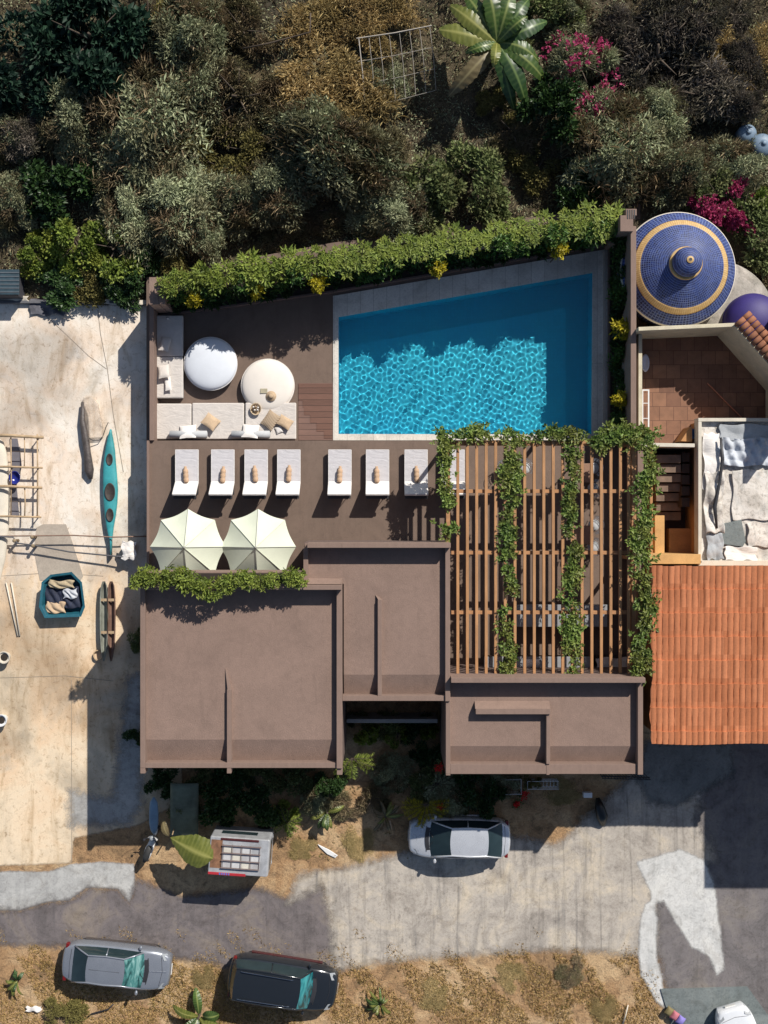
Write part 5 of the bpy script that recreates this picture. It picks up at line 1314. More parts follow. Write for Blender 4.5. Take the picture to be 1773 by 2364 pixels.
# ragged upper edge of the yard
cloth(70, 692, 150, 728, .02, .35, 44, 'fabric_heap', basic('dark_fabric', (.12,.12,.14), .9, .4, 4), 'dark fabric heap at the top edge of the yard', 'fabric', 40, 24, 4)
cloth(0, 683, 66, 699, .12, .3, 45, 'torn_sheet', CREAM, 'torn cream sheet at the upper left edge of the yard', 'sheet', 40, 12, 4)
cloth(245, 692, 344, 703, .15, .25, 46, 'torn_sheet', CREAM, 'torn cream sheet along the yard edge near the villa corner', 'sheet', 50, 12, 4)
q = MB(); q.pbox(-30,693,345,700,0,.22); tag(q.build('low_wall', basic('lw', (.13,.13,.14), .9, .3), bevel=.02), 'low dark wall closing the top of the yard', 'wall')
sh = thing('shed', (*P(14,658,1)[:2], 0), 'small dark blue shed at the upper left edge beside the bushes', 'shed')
q = MB(); q.pbox(-30,628,40,682,0,1.0); q.build('wall', basic('shed_wall', (.05,.05,.06)), sh, bevel=.01); q = MB(); q.pbox(-33,622,44,680,1.0,1.06); q.build('roof', basic('shed_blue', (.03,.06,.08), .6, .4, 3), sh, bevel=.01)
q = MB()
for k in range(6): q.pbox(-33,628+k*9,44,630+k*9,1.062,1.085)
q.build('roof_batten', basic('batten', (.12,.14,.16)), sh)
# ------------------------------------------------------------------ cars
GLASS = basic('car_glass_dark', (.02,.035,.04), .06, .2, 2, 0)
def paint(name, c, rough=.25, metal=.35):
    t = NT(name); a = t.noise(1.5, 3)
    x = t.ramp(a, [(.3, mul(c, .94)), (.7, c)]); x = t.mix(x, t.ramp(t.noise(18, 5, .7), [(.25, G3(.75)), (.5, G3(1))]), .35, 'MULTIPLY')
    t.out(x, t.ramp(t.noise(3, 4), [(.3, G3(rough*.8)), (.7, G3(rough*1.5))]), metal); t.p.inputs['Coat Weight'].default_value = .5
    t.p.inputs['Coat Roughness'].default_value = .06; return t.m
TYRE = LEATHER; LAMPW = basic('headlamp', (.34,.36,.38), .15, .05, 3, 0); LAMPR = basic('tail_lamp', (.16,.012,.012), .2, .1, 3, 0)
PLATE = basic('number_plate', (.7,.7,.68), .5, .05)
def car(name, label, X, Y, heading, L, W, hh, pm, lower=None, g_front=GLASS, roofm=None, base=(-.30,.20), roof=(-.19,.08), cat='car', hood=.86, trunk=.92, roofw=.66, suv=False, group=None, zr=None):
    """x forward; base/roof = fractions of L (from the centre) of the glasshouse foot and the roof panel"""
    p = P(X, Y, zr if zr is not None else hh*.6)
    o = thing(name, (p.x, p.y, .02), label, cat, group, R(heading))
    def B(q, nm, m, parent=o, **k): # build in local space
        off = o.location.copy(); loc = Vector(o.location); o.location = (0,0,0); r = q.build(nm, m, parent, **k); o.location = loc; return r
    lower = lower or pm; roofm = roofm or pm
    def hw(t):   # plan half width, t in -1..1
        return W/2*(1-abs(t)**7*.30)*(1-.03*abs(t)**2)
    def zt(x):
        t = x/L
        if t > base[1]: s = (t-base[1])/(.5-base[1]); return lerp(hood+.10, hood-.10, s**1.3) - (.18 if s > .97 else 0)
        if t < base[0]: s = (base[0]-t)/(.5+base[0]); return lerp(trunk+.06, trunk-.02, s) - (.15 if s > .97 else 0)
        return lerp(trunk+.06, hood+.10, (t-base[0])/(base[1]-base[0]))
    N = 44; M_ = 15; vs = []
    for i in range(N+1):
        s = -1 + 2*i/N; s = math.copysign(1-(1-abs(s))**1.15, s); x = s*L/2; w = hw(s); z = zt(x)
        prof = [(.90,.20),(.97,.30),(1.0,.48),(1.0,.62),(.985,z-.14),(.95,z-.045),(.80,z),(.45,z+.02),(0,z+.03)]
        row = [(a*w, b) for a, b in prof] + [(-a*w, b) for a, b in prof[-2::-1]]
        bulge = 0
        for yy, b in row: vs.append((x - math.copysign(.16*L/4.4*(abs(yy)/(W/2))**2.6*abs(s)**6, s), yy, b))
    nr = 17
    q = MB(); fs = [((i+1)*nr+k, (i+1)*nr+k+1, i*nr+k+1, i*nr+k) for i in range(N) for k in range(nr-1)]
    fs += [tuple(range(nr)), tuple(range((N+1)*nr-1, N*nr-1, -1))]
    q.add(vs, fs); B(q, 'body', pm, smooth=True)
    # sills / lower cladding
    q = MB()
    for s in (-1, 1): q.box(-L*.33, L*.33, s*(W/2-.05), s*(W/2+.012), .19, .36)
    B(q, 'sill', lower, bevel=.02)
    b0, b1, r0_, r1_ = base[0]*L, base[1]*L, roof[0]*L, roof[1]*L
    wb, wr_ = W/2*.86, W/2*roofw
    zb0, zb1 = zt(b0)-.005, zt(b1)-.005
    def surf(A0, A1, C0, C1, bow_a, bow_c, axis, nn=12):
        def fn(u, v):
            a = Vector(A0).lerp(Vector(A1), u); c = Vector(C0).lerp(Vector(C1), u); k = 1-(2*u-1)**2
            a = a + Vector(axis)*bow_a*k; c = c + Vector(axis)*bow_c*k
            r_ = a.lerp(c, v); r_.z += .02*math.sin(math.pi*v); return r_
        q = MB(); q.grid(fn, nn, 6); return q
    B(surf((b1,-wb,zb1),(b1,wb,zb1),(r1_,-wr_,hh-.03),(r1_,wr_,hh-.03), .14, .07, (1,0,0)), 'windscreen', g_front, smooth=True)
    B(surf((b0,wb,zb0),(b0,-wb,zb0),(r0_,wr_,hh-.03),(r0_,-wr_,hh-.03), .08, .05, (-1,0,0)), 'rear_window', GLASS, smooth=True)
    for s in (-1, 1):
        zm = (zb0+zb1)/2
        A0, A1, C0, C1 = (b0+.05,s*(wb+.01),zb0), (b1-.05,s*(wb+.01),zb1), (r0_,s*(wr_+.005),hh-.045), (r1_,s*(wr_+.005),hh-.045)
        if s > 0: A0, A1, C0, C1 = A1, A0, C1, C0
        B(surf(A0, A1, C0, C1, .05, .03, (0,s,0)), 'side_window', GLASS, smooth=True)
    def rf(u, v):
        x = lerp(r0_, r1_, u); y = (2*v-1)*wr_
        x += (.07 if u > .5 else -.05)*(1-(2*v-1)**2)*abs(2*u-1)**3
        return (x, y + math.copysign(.03*(1-(2*u-1)**2), y)*(abs(2*v-1)), hh - .035*abs(2*v-1)**2.5 - .02*abs(2*u-1)**3)
    q = MB(); q.grid(rf, 16, 12); B(q, 'roof', roofm, smooth=True)
    q = MB()
    for s in (-1, 1):
        q.tube([(b1-.0,s*wb,zb1+.005),(lerp(b1,r1_,.5),s*lerp(wb,wr_,.5),lerp(zb1,hh,.5)+.012),(r1_,s*wr_,hh-.03),(0.5*(r0_+r1_),s*(wr_+.035),hh-.025),(r0_,s*wr_,hh-.03),(lerp(b0,r0_,.5),s*lerp(wb,wr_,.5),lerp(zb0,hh,.5)+.01),(b0,s*wb,zb0+.005)], .035, 8)
        xm = (b0+b1)/2-.05; q.tube([(xm,s*(wb+.05),lerp(zb0,zb1,.5)),(xm+.02,s*(wr_+.035),hh-.04)], .028, 6)
    B(q, 'pillar', pm, smooth=True)
    q = MB(); q.grid(lambda u, v: (b1+.135*(1-(2*v-1)**2)-.02+.19*u, (2*v-1)*wb*.97, zt(b1+.19*u)+.036-.10*abs(2*v-1)**3+.0), 5, 16); q.f = [tuple(f) for f in q.f]; B(q, 'cowl', BLACKM, smooth=True)
    q = MB(); q.tube([(b1+.22,-wb*.72,zt(b1+.2)+.02),(b1+.30,0,zt(b1+.3)+.035),(b1+.22,wb*.72,zt(b1+.2)+.02)], .018, 5)
    for s in (-1,1): q.tube([(b1+.1,s*.35,zb1+.03),(b1-.05,s*.1,zb1+.12)], .01, 5)
    B(q, 'wiper_trim', BLACKM)
    for s in (-1, 1):
        q = MB(); q.lathe((b1-.16, s*(W/2+.07), zb1+.03), [(.02,-.06),(.085,-.04),(.09,.02),(.05,.06),(.01,.065)], 14, .8, 1.15); q.box(b1-.19,b1-.13,min(s*(W/2-.1),s*(W/2+.02)),max(s*(W/2-.1),s*(W/2+.02)),zb1-.02,zb1+.02); B(q, 'mirror', pm, smooth=False)
        q = MB(); q.grid(lambda u, v: (L/2-.09-.24*u - .15*v, s*(W/2*.54+W/2*.30*v), lerp(hood-.16, hood-.02, u)+.035-.02*v), 4, 4) if s < 0 else q.grid(lambda u, v: (L/2-.09-.24*(1-u) - .15*v, s*(W/2*.54+W/2*.30*v), lerp(hood-.16, hood-.02, 1-u)+.035-.02*v), 4, 4)
        B(q, 'headlight', LAMPW, smooth=True)
        q = MB(); q.box(-L/2+.12,-L/2+.27,min(s*W/2*.60,s*W/2*.90),max(s*W/2*.60,s*W/2*.90),trunk-.26,trunk-.035); B(q, 'taillight', LAMPR, bevel=.03)
        for xw in (L*.31, -L*.30):
            w = thing('x', (0,0,0), None, None) if False else None
            q = MB(); yw = s*(W/2-.20); nsg = 24
            ring = [(xw+.315*math.cos(a), .315+.315*math.sin(a)) for a in [2*math.pi*k/nsg for k in range(nsg)]]
            q.add([(x_, yw-.1, z_) for x_, z_ in ring] + [(x_, yw+.108, z_) for x_, z_ in ring], [(k, nsg+k, nsg+(k+1)%nsg, (k+1)%nsg) for k in range(nsg)] + [tuple(range(nsg)), tuple(range(2*nsg-1, nsg-1, -1))])
            wh = B(q, 'wheel', TYRE)
            q = MB(); ring = [(xw+.2*math.cos(a), .315+.2*math.sin(a)) for a in [2*math.pi*k/nsg for k in range(nsg)]]
            yo = yw + s*.112; q.add([(x_, yo, z_) for x_, z_ in ring], [tuple(range(nsg))]); 
            r_ = B(q, 'rim', CHROME, wh)
    q = MB(); q.tube([(L/2-.46, -wb*.80, hood+.0),(L/2-.36,0,hood+.01),(L/2-.46, wb*.80, hood+.0)], .008, 5); B(q, 'hood_seam', BLACKM)
    q = MB(); q.tube([(b0-.14, -wb*.8, zt(b0-.14)+.02),(b0-.18,0,zt(b0-.18)+.03),(b0-.14, wb*.8, zt(b0-.14)+.02)], .008, 5); B(q, 'boot_seam', BLACKM)
    q = MB(); q.box(L/2-.03, L/2+.01, -.24, .24, .40, .52); B(q, 'number_plate', PLATE)
    o.location.z = 0.012
    return o, B
SILV = paint('silver_paint', (.60,.62,.66)); GREYP = paint('grey_blue_paint', (.24,.26,.30)); BLK = paint('black_blue_paint', (.018,.022,.028), .12, .2)
MAROON = paint('maroon_paint', (.10,.028,.028)); WHP = paint('white_car_paint', (.75,.77,.80), .2, .1); DKG = paint('dark_grey_paint', (.10,.085,.08))
def mk_glass(name, c1, c2):
    t = NT(name); a = t.noise(1.6, 4, .6, 1.0, t.mapped((3, .7, 1))); x = t.ramp(a, [(.38, mul(c1, .25)), (.5, c1), (.66, c2)])  # streaky dark to teal ramp paints reflections into the glass colour
    t.out(x, .07); t.p.inputs['Coat Weight'].default_value = .6; return t.m
TEALG = mk_glass('teal_windscreen', (.06,.19,.18), (.22,.38,.36)); TEALD = mk_glass('teal_windscreen_deep', (.01,.15,.18), (.04,.28,.30))
car('parked_car', 'silver saloon car parked nose left at the edge of the light concrete road', 1061, 1936, 180-1, 4.65, 1.86, 1.45, SILV, base=(-.405,.275), roof=(-.262,.083), group='cars parked along the road')
o, B = car('parked_car', 'grey blue saloon with pale teal windscreen parked on the lower left verge', 268, 2232, -6, 4.95, 1.9, 1.40, GREYP, DKG, TEALG, base=(-.385,.245), roof=(-.24,.088), roofw=.64, group='cars parked along the road')
q = MB(); q.tube([(1.15,0,.985),(1.7,0,.95),(2.3,0,.86)], .012, 5); B(q, 'hood_crease', CHROME)
q = MB(); q.tube([(-1.1,0,1.40),(.28,0,1.40)], .006, 5); B(q, 'roof_seam', BLACKM)
o, B = car('parked_car', 'black sport utility vehicle with deep teal windscreen and maroon flanks at the lower left', 652, 2274, -9, 5.0, 2.02, 1.70, BLK, MAROON, TEALD, base=(-.46,.25), roof=(-.42,.155), hood=.98, trunk=1.02, roofw=.70, group='cars parked along the road')
q = MB()
for s in (-1, 1): q.tube([(-1.9,s*.62,1.72),(-1.8,s*.62,1.75),(.35,s*.60,1.75),(.45,s*.60,1.70)], .02, 6)
B(q, 'roof_rail', CHROME)
car('parked_car', 'white car with glossy bonnet entering the lower right corner', 1722, 2438, 106, 4.4, 1.8, 1.42, WHP, base=(-.34,.20), roof=(-.2,.05), group='cars parked along the road')

# old van with a slatted luggage roof beside the big leaf
vp = P(553, 1974, 1.9)
van = thing('old_van', (vp.x, vp.y, .0), 'battered silver van with slatted roof rack and red side stripe', 'van', None, R(-4))
def VB(q, nm, m, parent=van, **k):
    loc = Vector(van.location); van.location = (0,0,0); r = q.build(nm, m, parent, **k); van.location = loc; return r
VL, VW, VH = 2.66, 1.66, 2.15
VSIL = basic('van_silver', (.42,.43,.45), .45, .3, 2.5, .1, 30, metal=.2); RUST = basic('rust', (.22,.11,.06), .9, .5, 4, .4, 20)
q = MB(); q.box(-VL/2,VL/2,-VW/2,VW/2,.35,VH-.02); VB(q, 'body', VSIL, bevel=.09, seg=4)
q = MB(); q.box(-VL/2+.03,VL/2-.05,-VW/2+.04,VW/2-.02,VH-.015,VH+.02); VB(q, 'roof', VSIL, bevel=.015)
q = MB(); q.grid(lambda u,v: (-VL/2+.08+.5*u, -.55+1.25*v, VH+.024), 2, 2); VB(q, 'rust_patch', RUST)
rack = MB()
for k in range(4): rack.box(-.75, .98-.02*k, .50-.33*k-.022, .50-.33*k+.022, VH+.10, VH+.14)
for k in range(5): rack.box(-.72+.41*k-.008, -.72+.41*k+.008, -.55, .55, VH+.07, VH+.10)
for x_ in (-.7,.1,.85):
    for y_ in (-.5,.5): rack.box(x_-.015,x_+.015,y_-.015,y_+.015,VH,VH+.08)
VB(rack, 'roof_rack', basic('rack_brown', (.20,.15,.14), .7, .3))
PANM = [basic('panel_cream', (.60,.57,.50), .7, .2), basic('panel_grey', (.42,.41,.42), .7, .2), basic('panel_silver', (.55,.55,.56), .7, .2)]
for i in range(4):
    for j in range(3):
        q = MB(); x_ = -.68+.41*i; y_ = .36-.33*j; q.box(x_, x_+.39, y_-.20, y_+.09, VH+.022, VH+.05)
        if (i, j) != (3, 0): VB(q, 'roof_panel', PANM[(i+2*j) % 3])
q = MB(); q.box(-VL/2+.02,.35,-VW/2-.02,-VW/2+.10,VH-.14,VH+.028); VB(q, 'red_stripe', basic('red_paint', (.42,.03,.04), .4), bevel=.01)
q = MB()
for k in range(5): q.box(-.82+.1*k,-.76+.1*k,-VW/2-.035,-VW/2-.021,VH-.12,VH-.02); q.box(-.82+.1*k,-.76+.1*k,-VW/2-.0,-VW/2+.085,VH+.01,VH+.034)
VB(q, 'blue_marks', basic('blue_paint', (.08,.16,.5), .5))
q = MB(); q.box(-.85,.85,VW/2-.14,VW/2-.03,VH-.02,VH+.05); VB(q, 'maroon_rail', MAROON, bevel=.03)
for s in (-1, 1):
    q = MB(); q.box(-.9,.7,s*(VW/2+.004)-.006,s*(VW/2+.004)+.006,1.2,1.62); VB(q, 'side_window', GLASS)
    for xw in (-.85,.85):
        q = MB(); nsg = 20; yw = s*(VW/2-.09); ring = [(xw+.3*math.cos(a), .3+.3*math.sin(a)) for a in [2*math.pi*k/nsg for k in range(nsg)]]
        q.add([(a_, yw-.1, b_) for a_, b_ in ring]+[(a_, yw+.1, b_) for a_, b_ in ring], [(k, nsg+k, nsg+(k+1)%nsg, (k+1)%nsg) for k in range(nsg)]+[tuple(range(nsg)), tuple(range(2*nsg-1,nsg-1,-1))]); VB(q, 'wheel', TYRE)
q = MB(); q.box(VL/2-.005,VL/2+.02,-.65,.65,1.15,1.65); VB(q, 'windscreen', GLASS, bevel=.02)
for s in (-1,1):
    q = MB(); q.lathe((VL/2-.02,s*.6,.75),[(.02,-.1),(.11,-.05),(.11,.05),(.02,.1)],14,.5,1); VB(q, 'headlight', LAMPW, smooth=True)
q = MB(); q.lathe((VL/2-.12,-VW/2-.09,1.5),[(.02,-.08),(.07,-.05),(.07,.05),(.02,.08)],12); VB(q, 'mirror', CHROME, smooth=True)

# scooter
scp = P(345,1955,.8); sct = thing('scooter', (scp.x, scp.y, 0), 'white and grey scooter parked left of the big yellowing leaf', 'scooter', None, R(70))
def SB(q, nm, m, parent=sct, **k):
    loc = Vector(sct.location); sct.location = (0,0,0); r = q.build(nm, m, parent, **k); sct.location = loc; return r
for xw in (-.58,.62):
    q = MB(); nsg = 20; ring = [(xw+.24*math.cos(a), .24+.24*math.sin(a)) for a in [2*math.pi*k/nsg for k in range(nsg)]]
    q.add([(a_, -.06, b_) for a_, b_ in ring]+[(a_, .06, b_) for a_, b_ in ring], [(k, nsg+k, nsg+(k+1)%nsg, (k+1)%nsg) for k in range(nsg)]+[tuple(range(nsg)), tuple(range(2*nsg-1,nsg-1,-1))]); SB(q, 'wheel', TYRE)
q = MB(); q.tube([(-.8,0,.62),(-.55,0,.60),(-.2,0,.5),(.0,0,.35),(.25,0,.3)], [.05,.17,.19,.16,.14], 12, .8); SB(q, 'body', WHITEP, smooth=True)
q = MB(); q.tube([(-.75,0,.76),(-.5,0,.78),(-.1,0,.74),(.02,0,.70)], [.07,.16,.14,.08], 12, .5); SB(q, 'seat', LEATHER, smooth=True)
q = MB(); q.grid(lambda u,v: (.28+.18*u*0+.10*(1-(2*v-1)**2)+.10*u, -.22+.44*v, .25+.65*u), 4, 8); SB(q, 'leg_shield', WHITEP, smooth=True)
q = MB(); q.tube([(.62,0,.24),(.5,0,.6),(.42,0,.98)], .03, 8); SB(q, 'fork', CHROME, smooth=True)
q = MB(); q.tube([(.36,-.34,1.0),(.42,-.15,.99),(.42,.15,.99),(.36,.34,1.0)], .022, 8); SB(q, 'handlebar', BLACKM, smooth=True)
q = MB(); q.lathe((.45,0,.95), [(.02,-.08),(.11,-.04),(.12,.05),(.06,.09),(.01,.1)], 16); SB(q, 'headlight', LAMPW, smooth=True)
q = MB(); q.tube([(.45,0,.47),(.62,0,.52),(.78,0,.44)], [.05,.09,.05], 10, .6); SB(q, 'mudguard', WHITEP, smooth=True)
for s in (-1, 1):
    q = MB(); q.lathe((.34,s*.30,1.14), [(.01,-.02),(.06,-.01),(.06,.01),(.01,.02)], 12); q.tube([(.38,s*.22,1.0),(.34,s*.30,1.13)], .008, 5); SB(q, 'mirror', BLACKM)
q = MB(); vs = []; sec = [(1838,2),(1850,9),(1875,11),(1900,11),(1918,8),(1926,3)]
for y, hw_ in sec:
    c = P(357+ (y-1838)*-.04, y, .9); w = D(hw_, .9)
    for k in range(10): an = 2*math.pi*k/10; vs.append((c.x+w*math.cos(an), c.y, 1.1-(y-1838)/88*.35+.05*math.sin(an)))
q.add(vs, [((i+1)*10+k, (i+1)*10+(k+1)%10, i*10+(k+1)%10, i*10+k) for i in range(5) for k in range(10)]+[tuple(range(10)), tuple(range(59,49,-1))])
tag(q.build('surfboard', basic('board_blue', (.20,.30,.40), .4, .2), smooth=True), 'pale blue surfboard leaning behind the white scooter', 'surfboard')

# ------------------------------------------------------------------ big leaves
def mk_leafblade(name, c1, c2, vein):
    t = NT(name); at = t.n('ShaderNodeAttribute', attribute_name='vein').outputs['Fac']
    a = t.noise(1.6, 5, .6, .5); x = t.ramp(a, [(.3, c1), (.7, c2)])
    s = t.n('ShaderNodeAttribute', attribute_name='rib').outputs['Fac']
    x = t.mix(x, t.mix(x, vein, .16), s); x = t.mix(x, vein, at)
    t.out(x, .38); tr = t.n('ShaderNodeBsdfTranslucent'); t.l(x, tr.inputs[0]); mx = t.n('ShaderNodeMixShader'); mx.inputs[0].default_value = .25
    t.l(t.p.outputs[0], mx.inputs[1]); t.l(tr.outputs[0], mx.inputs[2]); o = [n for n in t.t.nodes if n.type == 'OUTPUT_MATERIAL'][0]; t.l(mx.outputs[0], o.inputs[0]); return t.m
BAN = mk_leafblade('banana_green', srgb(36,58,26), srgb(82,108,48), srgb(140,150,86)); BAN2 = mk_leafblade('banana_yellow', srgb(80,92,36), srgb(128,130,62), srgb(164,162,94))
BAN3 = mk_leafblade('banana_brown', srgb(72,64,44), srgb(124,110,78), srgb(150,138,100)); BAN4 = mk_leafblade('banana_dark', srgb(26,52,30), srgb(60,88,44), srgb(110,132,76))
def blade(p0, ang, L, W, rise, fall, mat, parent, seed=0, twist=.2, tear=.25, name='leaf', fold=.5, prof=None):
    rs = random.Random(seed); nu_, nv_ = 10, 40; q = MB(); dirx = Vector((math.cos(ang), math.sin(ang), 0)); side = Vector((-math.sin(ang), math.cos(ang), 0))
    tw = rs.uniform(-twist, twist); cur = rs.uniform(-.18, .18); tears = [rs.uniform(0, 1) for _ in range(60)]
    vein = []; rib = []
    def fn(u, v):
        s = 2*u-1; w = W/2*(math.sin(math.pi*min(1, v*.94+.04))**.62) if prof is None else W/2*prof(v)
        k = int(v*nv_/1.0) % 60
        if abs(s) > .5: w *= 1 - tear*(tears[k] > .72)*.45 - .05*tears[(k*7) % 60]
        z = rise*math.sin(math.pi*v*.62)-fall*v*v
        c = p0 + dirx*L*v*(1-.10*v) + side*(cur*L*v*v)
        r_ = c + side*(s*w*math.cos(fold*abs(s)*.6)) ; r_.z += z - fold*.28*w*abs(s)**1.3*1.2 + tw*s*w*v + .018*math.sin(v*60+s*3)*abs(s)
        return r_
    q.grid(fn, nu_, nv_)
    me_o = q.build(name, mat, parent, smooth=True)
    a = me_o.data.attributes.new('vein', 'FLOAT', 'POINT'); b = me_o.data.attributes.new('rib', 'FLOAT', 'POINT')
    va = []; vb = []
    for j in range(nv_+1):
        for i in range(nu_+1): va.append(1.0 if i == nu_//2 else 0.0); vb.append(1.0 if (j*1) % 3 == 0 and i not in (0, nu_) else 0.0)
    a.data.foreach_set('value', va); b.data.foreach_set('value', vb)
    return me_o
bn = thing('banana_plant', (*P(1150,95,2.5)[:2], .2), 'big banana plant with broad arching leaves at the top of the slope', 'banana plant')
c0 = P(1148, 95, 2.4)
q = MB(); q.tube([(c0.x,c0.y,0),(c0.x+.05,c0.y,1.2),(c0.x,c0.y,2.2)], [.17,.14,.09], 12); q.build('trunk', basic('banana_stem', (.14,.15,.06), .8, .4, 3), bn, smooth=True)
for i, (ax, L, W, ri, fa, m_) in enumerate(((172,2.9,1.05,.5,.5,BAN2),(150,2.9,.85,.7,.7,BAN2),(128,2.9,.8,.7,.9,BAN),(100,2.6,.85,1.0,.6,BAN),(72,2.5,.8,1.0,.8,BAN),(48,2.6,.75,.9,.8,BAN4),(14,2.7,.8,.7,.9,BAN4),(-12,2.2,.75,.6,.8,BAN),(-32,3.0,.75,.6,1.2,BAN),(-58,3.1,.85,.5,1.2,BAN4),(-80,3.0,.75,.4,1.3,BAN4),(-128,3.3,.85,.6,1.1,BAN3),(-150,1.6,.5,.6,.5,BAN),(30,1.7,.6,1.0,.3,BAN),(-100,1.5,.5,1.0,.3,BAN2))):
    blade(Vector((c0.x,c0.y,2.25)) , R(ax), L, W, ri, fa, m_, bn, 30+i)
lf = thing('giant_leaf_plant', (*P(395,1938,1.2)[:2], 0), 'single huge yellow green leaf drooping over the van\'s left end', 'plant')
a = P(393,1934,1.9); q = MB(); q.tube([(a.x-.1,a.y+.1,0),(a.x-.05,a.y+.05,.8),(a.x,a.y,1.4)], .03, 8); q.build('stem', BAMBOO, lf)
blade(a, R(-24), 2.35, 1.55, .45, .1, BAN2, lf, 61, .1, .1, 'leaf', .7, lambda v: max(.02, min(1, v*2.1)**.8*(1-max(0,(v-.72)/.28)**2.2)))
blade(a+Vector((-.1,.05,-.1)), R(120), .75, .35, .2, .4, BAN3, lf, 62)
def leafy_mound(X, Y, n, L, W, label, mats, seed, z=.3, elev=.5, spread=.3, cat='plant'):
    c = P(X, Y, z+.3); o = thing('broadleaf_plant', (c.x, c.y, 0), label, cat); rs = random.Random(seed)
    q = MB(); q.tube([(c.x,c.y,-.05),(c.x,c.y,z*.6),(c.x,c.y,z+.05)], .05, 7); q.build('stem', BARK, o)
    for i in range(n):
        a_ = rs.uniform(0, 6.28); r_ = rs.uniform(0, spread)
        blade(Vector((c.x+r_*math.cos(a_), c.y+r_*math.sin(a_), z*rs.uniform(.6,1.3))), a_+rs.uniform(-.4,.4), L*rs.uniform(.6,1.15), W*rs.uniform(.7,1.15), elev*rs.uniform(.5,1.2), .35*L, mats[i % len(mats)], o, seed*50+i, tear=.05)
    return o
leafy_mound(455, 2358, 11, 1.3, .6, 'mound of broad bright green leaves at the bottom edge left of the black vehicle', [BAN, BAN2, BAN], 3, .6)
leafy_mound(878, 2325, 14, .75, .16, 'spiky light green plant on the verge right of the black vehicle', [BAN, BAN2], 4, .2, .4, .1)
leafy_mound(35, 2270, 14, .7, .16, 'dark spiky plant at the left edge of the lower verge', [BAN4, BAN4, BAN2], 5, .2, .4, .1)
leafy_mound(755, 1880, 7, .8, .26, 'small banana seedling with bent yellow leaves below the roof corner', [BAN2, BAN], 6, .5, .5, .1)
leafy_mound(890, 1890, 12, .8, .20, 'dry withered palm with brown curling fronds beside the silver car', [BAN3, BAN3, BAN2], 7, .5, .4, .1)
# feathery bright fern in front of the silver car
def fern(X, Y, n, L, label, seed, mt='bright', z=.3, fan=(0, 6.28)):
    rng = np.random.default_rng(seed); c = P(X, Y, z+.4); o = thing('fern', (c.x, c.y, 0), label, 'fern'); Bs, Ds = [], []
    st = MB()
    for i in range(n):
        a_ = rng.uniform(*fan); e = rng.uniform(.2, .8); l_ = L*rng.uniform(.7, 1.1); path = []
        for k in range(16):
            t = k/15; path.append((math.cos(a_)*l_*t, math.sin(a_)*l_*t, z + e*l_*t*.8 - .75*l_*t*t*e))
            if k > 1:
                for s in (-1, 1): Bs.append(path[-1]); Ds.append((math.cos(a_+s*1.0), math.sin(a_+s*1.0), rng.uniform(-.2,.2)))
        st.tube([(c.x+x_, c.y+y_, z_) for x_, y_, z_ in path], .008, 4)
    st.build('frond_stem', BARK, o)
    Bs, Ds = np.array(Bs), np.array(Ds); m_ = len(Bs)
    v = leaf_arrays(Bs, Ds, np.full(m_, L*.26)*rng.uniform(.7,1.1,m_), np.full(m_, .04), rng, .25)
    link('foliage', leaf_mesh('foliage', v, rng.uniform(0,1,m_), LM[mt]), o); return o
fern(985, 1862, 16, .95, 'light green feathery fern arching over the bonnet of the silver car', 2, 'yellow', 1.3, (2.8, 6.5))
fern(812, 1755, 16, .9, 'bright green fern leaning out from the corner of the left roof', 3, 'bright', 3.2, (3.7, 6.6))
fern(1010, 1815, 14, .8, 'grey green fern in the shade under the right roof', 4, 'grey', .8)
fern(660, 1905, 12, .7, 'fresh green fern right of the battered van', 5, 'bright', .7)

